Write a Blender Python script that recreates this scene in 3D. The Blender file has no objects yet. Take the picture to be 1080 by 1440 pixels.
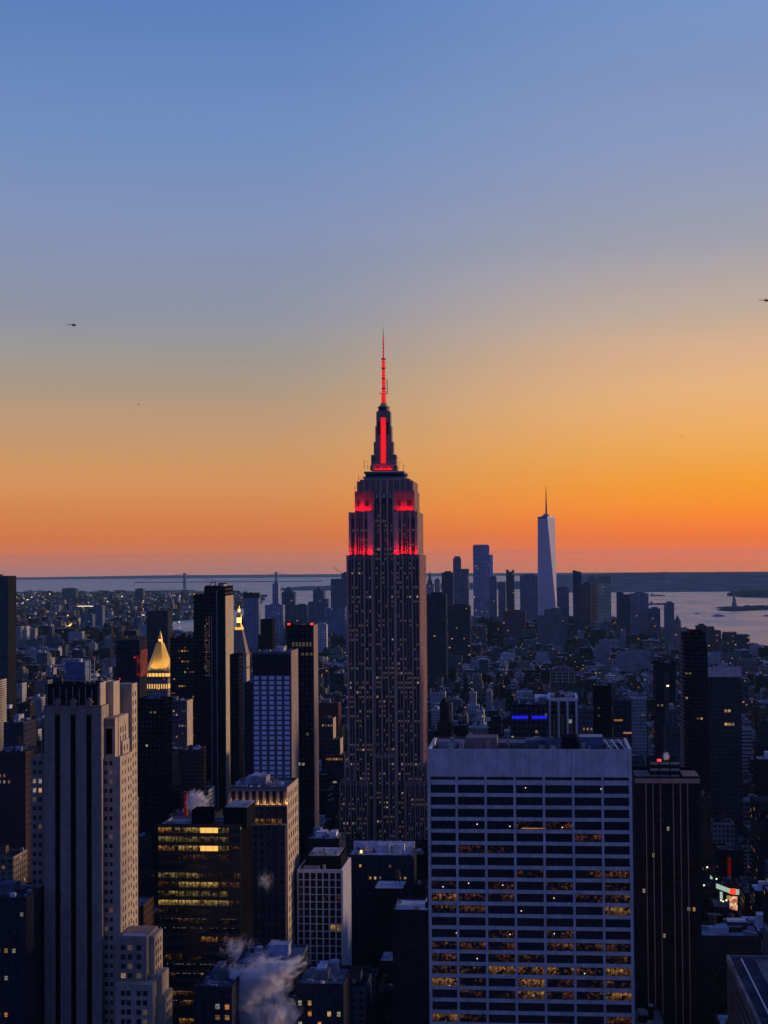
import bpy, bmesh, math, random
from mathutils import Vector, Matrix

rnd = random.Random(7)
S = bpy.context.scene
COL = S.collection
FPX = 2330.0            # focal length in pixels of the 1080 x 1440 photograph
CH = 261.0              # eye height above the street
RE = 7.4e6              # earth radius with refraction
Rad = math.radians

# ------------------------------------------------------------------ camera
YAW, PITCH, ROLL = Rad(5.5), math.atan(68 / FPX), Rad(0.45)
fw = Vector((-math.sin(YAW) * math.cos(PITCH), math.cos(YAW) * math.cos(PITCH), math.sin(PITCH)))
hz_ = Vector((math.cos(YAW), math.sin(YAW), 0))
up0 = hz_.cross(fw)
RT = hz_ * math.cos(ROLL) - up0 * math.sin(ROLL)
UP = up0 * math.cos(ROLL) + hz_ * math.sin(ROLL)
EYE = Vector((0, 0, CH))
cam = bpy.data.cameras.new("camera")
cam.sensor_fit = 'VERTICAL'; cam.sensor_height = 36; cam.lens = 36 * FPX / 1440
cam.clip_start = 1; cam.clip_end = 200000
camo = bpy.data.objects.new("camera", cam); COL.objects.link(camo)
m3 = Matrix((RT, UP, -fw)).transposed()
camo.matrix_world = Matrix.Translation(EYE) @ m3.to_4x4()
S.camera = camo

# ------------------------------------------------------------------ sky, sun, exposure
def lin(c):
    return tuple(((v / 255) / 12.92 if v / 255 <= .04045 else ((v / 255 + .055) / 1.055) ** 2.4) for v in c)

SUN_AZ = Rad(24)        # to the right of the avenues, just at the horizon
SUN_EL = Rad(2.5)
W = bpy.data.worlds.new("World"); S.world = W; W.use_nodes = True
nt = W.node_tree; nt.nodes.clear()
def N(t, **k):
    n = nt.nodes.new(t)
    for a, b in k.items(): setattr(n, a, b)
    return n
def L(a, b): nt.links.new(a, b)
HAZE_DENSITY = 1.5e-5
HAZE_TOP = 446.0
HAZE_GLOW = (.09, .098, .145)       # what a very deep layer of the haze looks like
def behind_haze(e, c):
    """the sky brightness that, seen through the layer of haze, gives the colour c at elevation e"""
    d = min(46500.0, (HAZE_TOP - CH) / max(e, 1e-4)); t = math.exp(-HAZE_DENSITY * d)
    return tuple(max(.02, (q - (1 - t) * h) / t) for q, h in zip(c, HAZE_GLOW))
def ramp(stops, lo, hi, haze=True):
    pts = [(p_, lin(c_)) for p_, c_ in stops]
    if haze:
        es = [-.03, -.012, -.004, 0, .0015, .0025, .0033, .0040, .0047, .0056, .0068, .0084, .0105, .0135, .018, .024, .032, .045, .0634, .081, .102, .122, .144, .165, .186, .215, .245, .32, .55, 1.0]; out = []
        for e in es:
            k_ = max(q for q in range(len(pts)) if pts[q][0] <= e + 1e-9); k2 = min(k_ + 1, len(pts) - 1)
            f = 0 if k2 == k_ else (e - pts[k_][0]) / (pts[k2][0] - pts[k_][0])
            c_ = tuple(u * (1 - f) + v * f for u, v in zip(pts[k_][1], pts[k2][1])); out.append((e, behind_haze(e, c_)))
        pts = out
    r = N('ShaderNodeValToRGB'); e = r.color_ramp.elements
    r.color_ramp.interpolation = 'LINEAR'
    for i, (p_, c) in enumerate(pts):
        q = min(1, max(0, (p_ - lo) / (hi - lo)))
        el = e[i] if i < 2 else e.new(q)
        el.position = q
        el.color = (*c, 1)
    return r
tc = N('ShaderNodeTexCoord')
sep = N('ShaderNodeSeparateXYZ'); L(tc.outputs['Generated'], sep.inputs[0])
mr = N('ShaderNodeMapRange'); mr.inputs[1].default_value = -.03; mr.inputs[2].default_value = 1.0
L(sep.outputs[2], mr.inputs[0])
def by_row(level, rows):            # rows of the photograph turned into elevations
    out = sorted((math.sin(math.atan((level - y) / FPX)), c) for y, c in rows)
    return [(-.03, out[0][1])] + out + [(.55, (54, 86, 160)), (1.0, (42, 66, 138))]
LEFT = by_row(792, [(0, (92, 128, 187)), (100, (103, 136, 190)), (200, (114, 142, 191)), (300, (128, 146, 184)), (380, (136, 147, 174)), (440, (141, 146, 164)), (500, (155, 151, 146)), (550, (172, 152, 132)), (600, (191, 152, 118)),
                    (640, (201, 150, 104)), (680, (212, 147, 92)), (730, (212, 130, 74)), (760, (207, 118, 74)), (780, (197, 116, 84)), (795, (179, 116, 98)), (810, (160, 118, 114))])
RIGHT = by_row(784, [(0, (118, 145, 196)), (200, (136, 153, 190)), (330, (155, 158, 174)), (440, (193, 172, 155)), (500, (220, 176, 138)), (560, (234, 179, 122)), (610, (240, 174, 96)), (660, (242, 163, 64)), (690, (246, 152, 44)),
                     (720, (249, 140, 24)), (740, (246, 126, 24)), (760, (234, 117, 38)), (780, (218, 116, 52)), (803, (201, 117, 82))])
BACK = [(-.03, (34, 38, 76)), (.02, (54, 58, 112)), (.1, (76, 78, 146)), (.25, (77, 90, 172)), (.4, (65, 87, 170)), (1.0, (42, 66, 138))]
rl, rr, rb = ramp(LEFT, -.03, 1), ramp(RIGHT, -.03, 1), ramp(BACK, -.03, 1, False)
for r in (rl, rr, rb): L(mr.outputs[0], r.inputs[0])
cx = N('ShaderNodeCombineXYZ'); L(sep.outputs[0], cx.inputs[0]); L(sep.outputs[1], cx.inputs[1])
nrm = N('ShaderNodeVectorMath', operation='NORMALIZE'); L(cx.outputs[0], nrm.inputs[0])
dot = N('ShaderNodeVectorMath', operation='DOT_PRODUCT'); L(nrm.outputs[0], dot.inputs[0])
dot.inputs[1].default_value = (math.sin(SUN_AZ), math.cos(SUN_AZ), 0)
def mrange(src, a, b):
    n = N('ShaderNodeMapRange', interpolation_type='SMOOTHSTEP'); L(src, n.inputs[0])
    n.inputs[1].default_value = a; n.inputs[2].default_value = b; return n.outputs[0]
f1 = mrange(dot.outputs['Value'], .825, .968)
f2 = mrange(dot.outputs['Value'], .45, -.35)
mx = N('ShaderNodeMix', data_type='RGBA'); L(f1, mx.inputs[0]); L(rl.outputs[0], mx.inputs[6]); L(rr.outputs[0], mx.inputs[7])
mx2 = N('ShaderNodeMix', data_type='RGBA'); L(f2, mx2.inputs[0]); L(mx.outputs[2], mx2.inputs[6]); L(rb.outputs[0], mx2.inputs[7])
# thin streaks of air so that the gradient is not perfectly smooth
mp = N('ShaderNodeMapping'); mp.inputs['Scale'].default_value = (2.2, 2.2, 26); mp.inputs['Rotation'].default_value = (0, .03, 0)
L(tc.outputs['Generated'], mp.inputs[0])
nz = N('ShaderNodeTexNoise'); nz.inputs['Scale'].default_value = 1.6; nz.inputs['Detail'].default_value = 4; L(mp.outputs[0], nz.inputs[0])
mrn = N('ShaderNodeMapRange'); mrn.inputs[3].default_value = .95; mrn.inputs[4].default_value = 1.05; L(nz.outputs[0], mrn.inputs[0])
sc_ = N('ShaderNodeVectorMath', operation='SCALE'); L(mx2.outputs[2], sc_.inputs[0]); L(mrn.outputs[0], sc_.inputs['Scale'])
bg = N('ShaderNodeBackground'); L(sc_.outputs[0], bg.inputs[0]); bg.inputs[1].default_value = 1.0
L(bg.outputs[0], N('ShaderNodeOutputWorld').inputs[0])

sun = bpy.data.lights.new("sun", 'SUN'); sun.energy = 2.4; sun.angle = Rad(10); sun.color = (1, .66, .42)
suno = bpy.data.objects.new("sun", sun); COL.objects.link(suno)
sd = Vector((math.sin(Rad(72)) * math.cos(Rad(6)), math.cos(Rad(72)) * math.cos(Rad(6)), math.sin(Rad(6))))
suno.rotation_euler = sd.to_track_quat('Z', 'Y').to_euler()
suno.location = (3000, 3000, 600)

S.view_settings.view_transform = 'Standard'; S.view_settings.look = 'None'
S.view_settings.exposure = 0; S.view_settings.gamma = 1; S.view_settings.use_curve_mapping = False
S.render.engine = 'CYCLES'
S.cycles.use_denoising = True
S.cycles.max_bounces = 5; S.cycles.diffuse_bounces = 2; S.cycles.glossy_bounces = 2; S.cycles.volume_bounces = 2
S.cycles.transparent_max_bounces = 8
S.cycles.volume_step_rate = 1.0; S.cycles.volume_max_steps = 128
S.cycles.sample_clamp_indirect = 4


# ------------------------------------------------------------------ measuring helpers
def gz(x, y): return -(x * x + y * y) / (2 * RE)
def ray(px, py): return fw + RT * ((px - 540) / FPX) - UP * ((py - 720) / FPX)
def P(px, py, Y):
    d = ray(px, py); return EYE + d * (Y / d.y)
def G(px, py, off=0.0):
    """the point of the curved ground seen at a pixel of the photograph"""
    d = ray(px, py); t = 3000.0
    for _ in range(60):
        p = EYE + d * t
        t = (gz(p.x, p.y) + off - CH) / d.z if d.z < -1e-6 else 60000
        t = min(t, 70000)
    return EYE + d * t
def proj(p):
    v = Vector(p) - EYE; z = v.dot(fw)
    return (540 + FPX * v.dot(RT) / z, 720 - FPX * v.dot(UP) / z)

# ------------------------------------------------------------------ materials
MATS = {}
def newmat(name):
    m = bpy.data.materials.new(name); m.use_nodes = True
    MATS[name] = m
    return m, m.node_tree, m.node_tree.nodes['Principled BSDF']
class NB:
    """small node helper for one tree"""
    def __init__(s, t): s.t = t
    def n(s, ty, **k):
        n = s.t.nodes.new(ty)
        for a, b in k.items(): setattr(n, a, b)
        return n
    def l(s, a, b): s.t.links.new(a, b)
    def math(s, op, a, b=None, c=None):
        n = s.n('ShaderNodeMath', operation=op)
        for i, v in enumerate((a, b, c)):
            if v is None: continue
            if isinstance(v, (int, float)): n.inputs[i].default_value = v
            else: s.l(v, n.inputs[i])
        return n.outputs[0]
    def mix(s, f, a, b):
        n = s.n('ShaderNodeMix', data_type='RGBA')
        for i, v in ((0, f), (6, a), (7, b)):
            if isinstance(v, (int, float)): n.inputs[i].default_value = v
            elif isinstance(v, tuple): n.inputs[i].default_value = (*v, 1) if len(v) == 3 else v
            else: s.l(v, n.inputs[i])
        return n.outputs[2]
    def noise(s, scale, detail=3, vec=None, rough=.55):
        n = s.n('ShaderNodeTexNoise'); n.inputs['Scale'].default_value = scale; n.inputs['Detail'].default_value = detail
        n.inputs['Roughness'].default_value = rough
        if vec is not None: s.l(vec, n.inputs['Vector'])
        return n.outputs['Fac']
    def rng(s, v, a, b, c, d):
        n = s.n('ShaderNodeMapRange'); s.l(v, n.inputs[0])
        for i, q in enumerate((a, b, c, d)): n.inputs[i + 1].default_value = q
        return n.outputs[0]
    def scale(s, col, f):
        n = s.n('ShaderNodeVectorMath', operation='SCALE'); s.l(col, n.inputs[0])
        if isinstance(f, (int, float)): n.inputs['Scale'].default_value = f
        else: s.l(f, n.inputs['Scale'])
        return n.outputs[0]

def facade_mat():
    """walls with a grid of windows; the UV map counts bays and storeys"""
    m, t, b = newmat('facade'); k = NB(t)
    uv = k.n('ShaderNodeUVMap'); uv.uv_map = 'UVMap'
    sp = k.n('ShaderNodeSeparateXYZ'); k.l(uv.outputs[0], sp.inputs[0])
    u, v = sp.outputs[0], sp.outputs[1]
    ti = k.n('ShaderNodeAttribute', attribute_name='tint'); st = k.n('ShaderNodeAttribute', attribute_name='style')
    ss = k.n('ShaderNodeSeparateXYZ'); k.l(st.outputs['Vector'], ss.inputs[0])
    fu, fv = k.math('FRACT', u), k.math('FRACT', v)
    du = k.math('ABSOLUTE', k.math('SUBTRACT', fu, .5)); dv = k.math('ABSOLUTE', k.math('SUBTRACT', fv, .5))
    mu = k.math('LESS_THAN', du, k.math('MULTIPLY', ss.outputs[0], .5))
    mv = k.math('LESS_THAN', dv, k.math('MULTIPLY', ss.outputs[1], .5))
    mask = k.math('MULTIPLY', mu, mv)
    oi = k.n('ShaderNodeObjectInfo')
    cv = k.n('ShaderNodeCombineXYZ'); k.l(k.math('FLOOR', u), cv.inputs[0]); k.l(k.math('FLOOR', v), cv.inputs[1])
    k.l(k.math('ADD', k.math('MULTIPLY', ti.outputs['Alpha'], 97.0), k.math('MULTIPLY', oi.outputs['Random'], 31.0)), cv.inputs[2])
    wn = k.n('ShaderNodeTexWhiteNoise'); k.l(cv.outputs[0], wn.inputs[0])
    lit = k.math('MULTIPLY', k.math('LESS_THAN', wn.outputs['Value'], ss.outputs[2]), mask)
    ge = k.n('ShaderNodeNewGeometry')
    n1 = k.noise(.05, 5, ge.outputs['Position']); n2 = k.noise(.6, 3, ge.outputs['Position'])
    stv = k.n('ShaderNodeMapping'); stv.inputs['Scale'].default_value = (1.1, 1.1, .03); k.l(ge.outputs['Position'], stv.inputs[0])
    n3 = k.noise(.7, 3, stv.outputs[0])
    var = k.math('MULTIPLY', k.math('MULTIPLY', k.rng(n1, .3, .7, .72, 1.22), k.rng(n2, .3, .7, .88, 1.12)), k.rng(n3, .35, .65, .86, 1.1))
    wall = k.scale(ti.outputs['Color'], var)
    wc = k.n('ShaderNodeSeparateColor'); k.l(wn.outputs['Color'], wc.inputs[0])
    glass = k.mix(wc.outputs[1], (.006, .008, .014), (.030, .036, .06))
    k.l(k.mix(mask, wall, glass), b.inputs['Base Color'])
    k.l(k.rng(mask, 0, 1, .9, .22), b.inputs['Roughness']); k.l(k.rng(mask, 0, 1, 0, .5), b.inputs['Specular IOR Level'])
    ec = k.mix(wc.outputs[0], (1, .48, .14), (1, .80, .50))
    k.l(ec, b.inputs['Emission Color'])
    k.l(k.math('MULTIPLY', lit, k.rng(wc.outputs[2], 0, 1, .08, .7)), b.inputs['Emission Strength'])
    return m
def roof_mat():
    m, t, b = newmat('roof_felt'); k = NB(t)
    ti = k.n('ShaderNodeAttribute', attribute_name='tint'); ge = k.n('ShaderNodeNewGeometry')
    n1 = k.noise(.12, 5, ge.outputs['Position'], .65); n2 = k.noise(.9, 3, ge.outputs['Position'])
    var = k.math('MULTIPLY', k.rng(n1, .35, .65, .5, 1.35), k.rng(n2, .3, .7, .8, 1.2))
    k.l(k.scale(ti.outputs['Color'], var), b.inputs['Base Color']); b.inputs['Roughness'].default_value = .9; b.inputs['Specular IOR Level'].default_value = 0
    return m
def surf(name, col, rough=.8, metal=0., noise=.2, nscale=.3, emis=None, es=0., streak=0.):
    m, t, b = newmat(name); k = NB(t)
    ge = k.n('ShaderNodeNewGeometry')
    n1 = k.noise(nscale, 5, ge.outputs['Position'], .62)
    col_ = k.n('ShaderNodeRGB'); col_.outputs[0].default_value = (*col, 1)
    f = k.rng(n1, .3, .7, 1 - noise, 1 + noise)
    if streak:
        mp_ = k.n('ShaderNodeMapping'); mp_.inputs['Scale'].default_value = (1.3, 1.3, .04); k.l(ge.outputs['Position'], mp_.inputs[0])
        f = k.math('MULTIPLY', f, k.rng(k.noise(.8, 4, mp_.outputs[0]), .3, .7, 1 - streak, 1 + streak * .6))
    k.l(k.scale(col_.outputs[0], f), b.inputs['Base Color'])
    b.inputs['Roughness'].default_value = rough; b.inputs['Metallic'].default_value = metal
    if rough > .55: b.inputs['Specular IOR Level'].default_value = 0
    if emis:
        b.inputs['Emission Color'].default_value = (*emis, 1); b.inputs['Emission Strength'].default_value = es
    return m
def lit_office(name, dark, mid, bright, es, cut, sc=.55):
    """a lit office seen through its window: lamps, shelves, dark desks; differs from window to window"""
    m, t, b = newmat(name); k = NB(t)
    uv = k.n('ShaderNodeUVMap'); uv.uv_map = 'UVMap'
    oi = k.n('ShaderNodeObjectInfo'); off = k.n('ShaderNodeCombineXYZ')
    k.l(k.math('MULTIPLY', oi.outputs['Random'], 911.0), off.inputs[0]); k.l(k.math('MULTIPLY', oi.outputs['Random'], 377.0), off.inputs[1])
    ad = k.n('ShaderNodeVectorMath', operation='ADD'); k.l(uv.outputs[0], ad.inputs[0]); k.l(off.outputs[0], ad.inputs[1])
    vo = k.n('ShaderNodeTexVoronoi', distance='CHEBYCHEV'); vo.inputs['Scale'].default_value = sc * 2.0; k.l(ad.outputs[0], vo.inputs['Vector'])
    sp = k.n('ShaderNodeSeparateColor'); k.l(vo.outputs['Color'], sp.inputs[0])
    n1 = k.noise(sc * .30, 2, ad.outputs[0]); n2 = k.noise(sc * 3, 3, ad.outputs[0])
    a = k.rng(k.math('ADD', k.math('MULTIPLY', n1, 1.0), k.math('MULTIPLY', sp.outputs[0], .35)), cut, cut + .28, 0, 1)
    c = k.mix(sp.outputs[1], mid, bright)
    k.l(c, b.inputs['Emission Color'])
    su = k.n('ShaderNodeSeparateXYZ'); k.l(uv.outputs[0], su.inputs[0])
    mul = k.rng(k.math('ABSOLUTE', k.math('SUBTRACT', k.math('FRACT', k.math('MULTIPLY', su.outputs[0], .62)), .5)), .40, .44, 1, .12)
    top = k.rng(k.math('FRACT', k.math('MULTIPLY', k.math('ADD', su.outputs[1], k.math('MULTIPLY', sp.outputs[0], .5)), .33)), .3, .8, .35, 1.25)
    a = k.math('MULTIPLY', a, k.math('MULTIPLY', mul, top))
    lev = k.math('MULTIPLY', a, k.math('MULTIPLY', k.rng(n2, .35, .65, .25, 1.2), k.rng(sp.outputs[2], 0, 1, .35, 1.0)))
    k.l(k.math('MULTIPLY', lev, es), b.inputs['Emission Strength'])
    b.inputs['Base Color'].default_value = (*dark, 1); b.inputs['Roughness'].default_value = .2
    return m
def lit_room(name, c1, c2, lo, hi):
    # a lit room behind a window: each one has its own strength and hue, blinds and a darker floor
    m, t, b = newmat(name); k = NB(t); oi = k.n('ShaderNodeObjectInfo'); uv = k.n('ShaderNodeUVMap'); uv.uv_map = 'UVMap'; ge = k.n('ShaderNodeNewGeometry')
    r2 = k.n('ShaderNodeTexWhiteNoise', noise_dimensions='1D'); k.l(k.math('MULTIPLY', oi.outputs['Random'], 77.7), r2.inputs['W'])
    n1 = k.noise(1.1, 3, ge.outputs['Position'], .7); su = k.n('ShaderNodeSeparateXYZ'); k.l(uv.outputs[0], su.inputs[0])
    bl = k.rng(k.math('FRACT', k.math('ADD', su.outputs[1], oi.outputs['Random'])), .2, .8, .45, 1.15)
    k.l(k.mix(r2.outputs['Value'], c1, c2), b.inputs['Emission Color']); b.inputs['Base Color'].default_value = (.03, .025, .02, 1)
    k.l(k.math('MULTIPLY', k.math('MULTIPLY', k.rng(oi.outputs['Random'], 0, 1, lo, hi), bl), k.rng(n1, .35, .65, .35, 1.25)), b.inputs['Emission Strength'])
facade_mat(); roof_mat()
lit_room('lit_warm', (1, .46, .12), (1, .66, .30), .12, .85); lit_room('lit_white', (1, .72, .42), (.90, .92, .80), .08, .5); lit_room('lit_amber', (1, .34, .06), (1, .50, .16), .10, .7)
surf('travertine', (.68, .62, .55), .75, noise=.20, nscale=.22, streak=.22)
surf('limestone', (.27, .18, .15), .85, noise=.2, nscale=.2, streak=.16)
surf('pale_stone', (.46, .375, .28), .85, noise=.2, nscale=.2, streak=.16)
surf('brown_stone', (.27, .22, .20), .85, noise=.2, nscale=.25, streak=.2)
surf('grey_stone', (.31, .255, .20), .85, noise=.2, nscale=.25, streak=.2)
surf('white_paint', (.66, .66, .68), .6, noise=.1)
surf('void', (.004, .004, .005), .9)
surf('brown_pier', (.60, .37, .29), .85, noise=.2, nscale=.2, streak=.16)
surf('black_wall', (.012, .012, .015), .7, noise=.3, nscale=.1)
surf('dark_wall', (.018, .018, .023), .7, noise=.3, nscale=.1, streak=.2)
surf('spandrel', (.036, .029, .030), .5, noise=.25)
surf('dark_metal', (.05, .05, .055), .5, .4, noise=.2)
surf('grey_metal', (.30, .31, .33), .5, .3, noise=.2)
surf('steel_blue', (.10, .16, .26), .5, .3, noise=.15)
surf('glass', (.012, .015, .026), .12, noise=.3, nscale=.15)
surf('sky_pale_glass', (.74, .77, .86), .25, noise=.18, nscale=.4)  # pale blue stands in for sky reflected in the panes
surf('sky_toned_glass', (.64, .58, .60), .6, .0, noise=.05, nscale=.02)  # matte and pale: the mirrored sky is painted into the base colour
surf('gold_leaf', (.80, .52, .12), .38, .55, noise=.14, nscale=.5)
surf('asphalt', (.045, .046, .05), .9, noise=.3, nscale=.05)
surf('concrete', (.22, .22, .23), .9, noise=.25, nscale=.2)
surf('road_paint', (.7, .7, .66), .7)
surf('soil', (.04, .04, .045), .95, noise=.4, nscale=.004)
surf('hazed_woods', (.10, .12, .16), .95, noise=.45, nscale=.003)  # woods lightened and blued: the haze of distance is put into the colour
surf('rust', (.35, .07, .05), .7, noise=.2)
surf('hull', (.10, .10, .12), .6, noise=.2)
surf('copper_green', (.12, .22, .18), .7, noise=.2)
surf('wood_tank', (.09, .065, .05), .85, noise=.3, nscale=1.5)
surf('copter_paint', (.03, .03, .035), .4, noise=.1)

surf('dim_glow', (.05, .05, .05), .3, emis=(.80, .52, .32), es=.075)  # glow of dim rooms; on the great tower also reflected sky, as emission
surf('lit_gold', (.2, .12, .04), .4, emis=(1, .52, .10), es=1.1)
surf('lit_orange_bulb', (.2, .1, .04), .4, emis=(1, .45, .10), es=3.5)
surf('lit_lamp', (.3, .3, .3), .4, emis=(1, .82, .55), es=1.9)
surf('red_led', (.25, .01, .01), .5, emis=(1, .012, .010), es=1.25)
surf('red_panel', (.25, .01, .01), .5, emis=(1, .012, .012), es=.95)
surf('red_dim', (.10, .01, .01), .6, emis=(1, .015, .02), es=.07)
surf('red_mid', (.2, .01, .01), .5, emis=(1, .012, .010), es=.45)
surf('red_beacon', (.3, .02, .02), .5, emis=(1, .03, .03), es=3.0)
surf('blue_neon', (.01, .01, .2), .4, emis=(.010, .012, 1), es=.75)
surf('sign_white', (.4, .4, .4), .4, emis=(.42, .62, .48), es=.75)
surf('sign_red', (.3, .03, .02), .4, emis=(1, .06, .02), es=1.3)
lit_office('office_warm', (.012, .010, .010), (1, .34, .05), (1, .55, .14), .40, .55)
lit_office('office_faint', (.010, .010, .012), (1, .22, .04), (1, .50, .16), .16, .66)
lit_office('office_yellow', (.012, .010, .008), (1, .56, .08), (1, .70, .20), .55, .40, .4)
lit_office('office_gold', (.012, .010, .008), (.9, .60, .12), (1, .74, .24), .30, .48, .3)
def poster_mat():
    m, t, b = newmat('sign_poster'); k = NB(t)
    uv = k.n('ShaderNodeUVMap'); uv.uv_map = 'UVMap'
    n1 = k.noise(.22, 3, uv.outputs[0]); n2 = k.noise(.6, 4, uv.outputs[0])
    k.l(k.mix(k.rng(n1, .4, .62, 0, 1), (.55, .10, .02), (1, .62, .25)), b.inputs['Emission Color'])
    k.l(k.rng(n2, .38, .62, .1, 1.4), b.inputs['Emission Strength'])
poster_mat()
def net_mat():
    m, t, b = newmat('red_net'); k = NB(t); ge = k.n('ShaderNodeNewGeometry'); n1 = k.noise(.16, 4, ge.outputs['Position'], .7)
    b.inputs['Base Color'].default_value = (.06, .012, .012, 1); b.inputs['Emission Color'].default_value = (1, .03, .02, 1)
    k.l(k.rng(n1, .45, .72, 0, .30), b.inputs['Emission Strength'])
net_mat()
def water_mat():
    m, t, b = newmat('sea'); k = NB(t)
    ge = k.n('ShaderNodeNewGeometry')
    mp_ = k.n('ShaderNodeMapping'); mp_.inputs['Scale'].default_value = (.004, .0012, 1); k.l(ge.outputs['Position'], mp_.inputs[0])
    n1 = k.noise(1, 4, mp_.outputs[0])
    k.l(k.mix(k.rng(n1, .35, .65, 0, 1), (.19, .23, .29), (.23, .275, .35)), b.inputs['Base Color'])
    k.l(k.rng(n1, .3, .7,   .24, .36), b.inputs['Roughness'])
    bp = k.n('ShaderNodeBump'); bp.inputs['Strength'].default_value = .2; bp.inputs['Distance'].default_value = 6
    n2 = k.noise(.03, 4, ge.outputs['Position']); k.l(n2, bp.inputs['Height']); k.l(bp.outputs[0], b.inputs['Normal'])
    b.inputs['Specular IOR Level'].default_value = .5
water_mat()
def steam_mat(name, dens, seed, sharp):
    m = bpy.data.materials.new(name); m.use_nodes = True; t = m.node_tree; t.nodes.clear(); k = NB(t); MATS[name] = m
    tcn = k.n('ShaderNodeTexCoord')
    mp_ = k.n('ShaderNodeMapping'); mp_.inputs['Location'].default_value = (seed, seed * .7, seed * 1.3); k.l(tcn.outputs['Object'], mp_.inputs[0])
    ln = k.n('ShaderNodeVectorMath', operation='LENGTH'); k.l(tcn.outputs['Object'], ln.inputs[0])
    n0 = k.noise(1.5, 2, mp_.outputs[0], .5); wv = k.n('ShaderNodeVectorMath', operation='SCALE'); k.l(mp_.outputs[0], wv.inputs[0]); wv.inputs['Scale'].default_value = 1.0
    ad = k.n('ShaderNodeVectorMath', operation='ADD'); cb = k.n('ShaderNodeCombineXYZ'); k.l(n0, cb.inputs[0]); k.l(n0, cb.inputs[2]); k.l(wv.outputs[0], ad.inputs[0]); k.l(cb.outputs[0], ad.inputs[1])
    n1 = k.noise(2.6, 8, ad.outputs[0], .66)
    d = k.math('SUBTRACT', k.math('ADD', k.math('MULTIPLY', n1, 3.6), k.math('MULTIPLY', ln.outputs['Value'], -.95)), sharp)
    d = k.math('MULTIPLY', k.math('MAXIMUM', d, 0), dens)
    d = k.math('MULTIPLY', d, k.rng(ln.outputs['Value'], .7, .98, 1, 0))
    v = k.n('ShaderNodeVolumePrincipled'); v.inputs['Color'].default_value = (.98, .99, 1.0, 1); k.l(d, v.inputs['Density'])
    o = k.n('ShaderNodeOutputMaterial'); k.l(v.outputs[0], o.inputs['Volume'])
    return m

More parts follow.
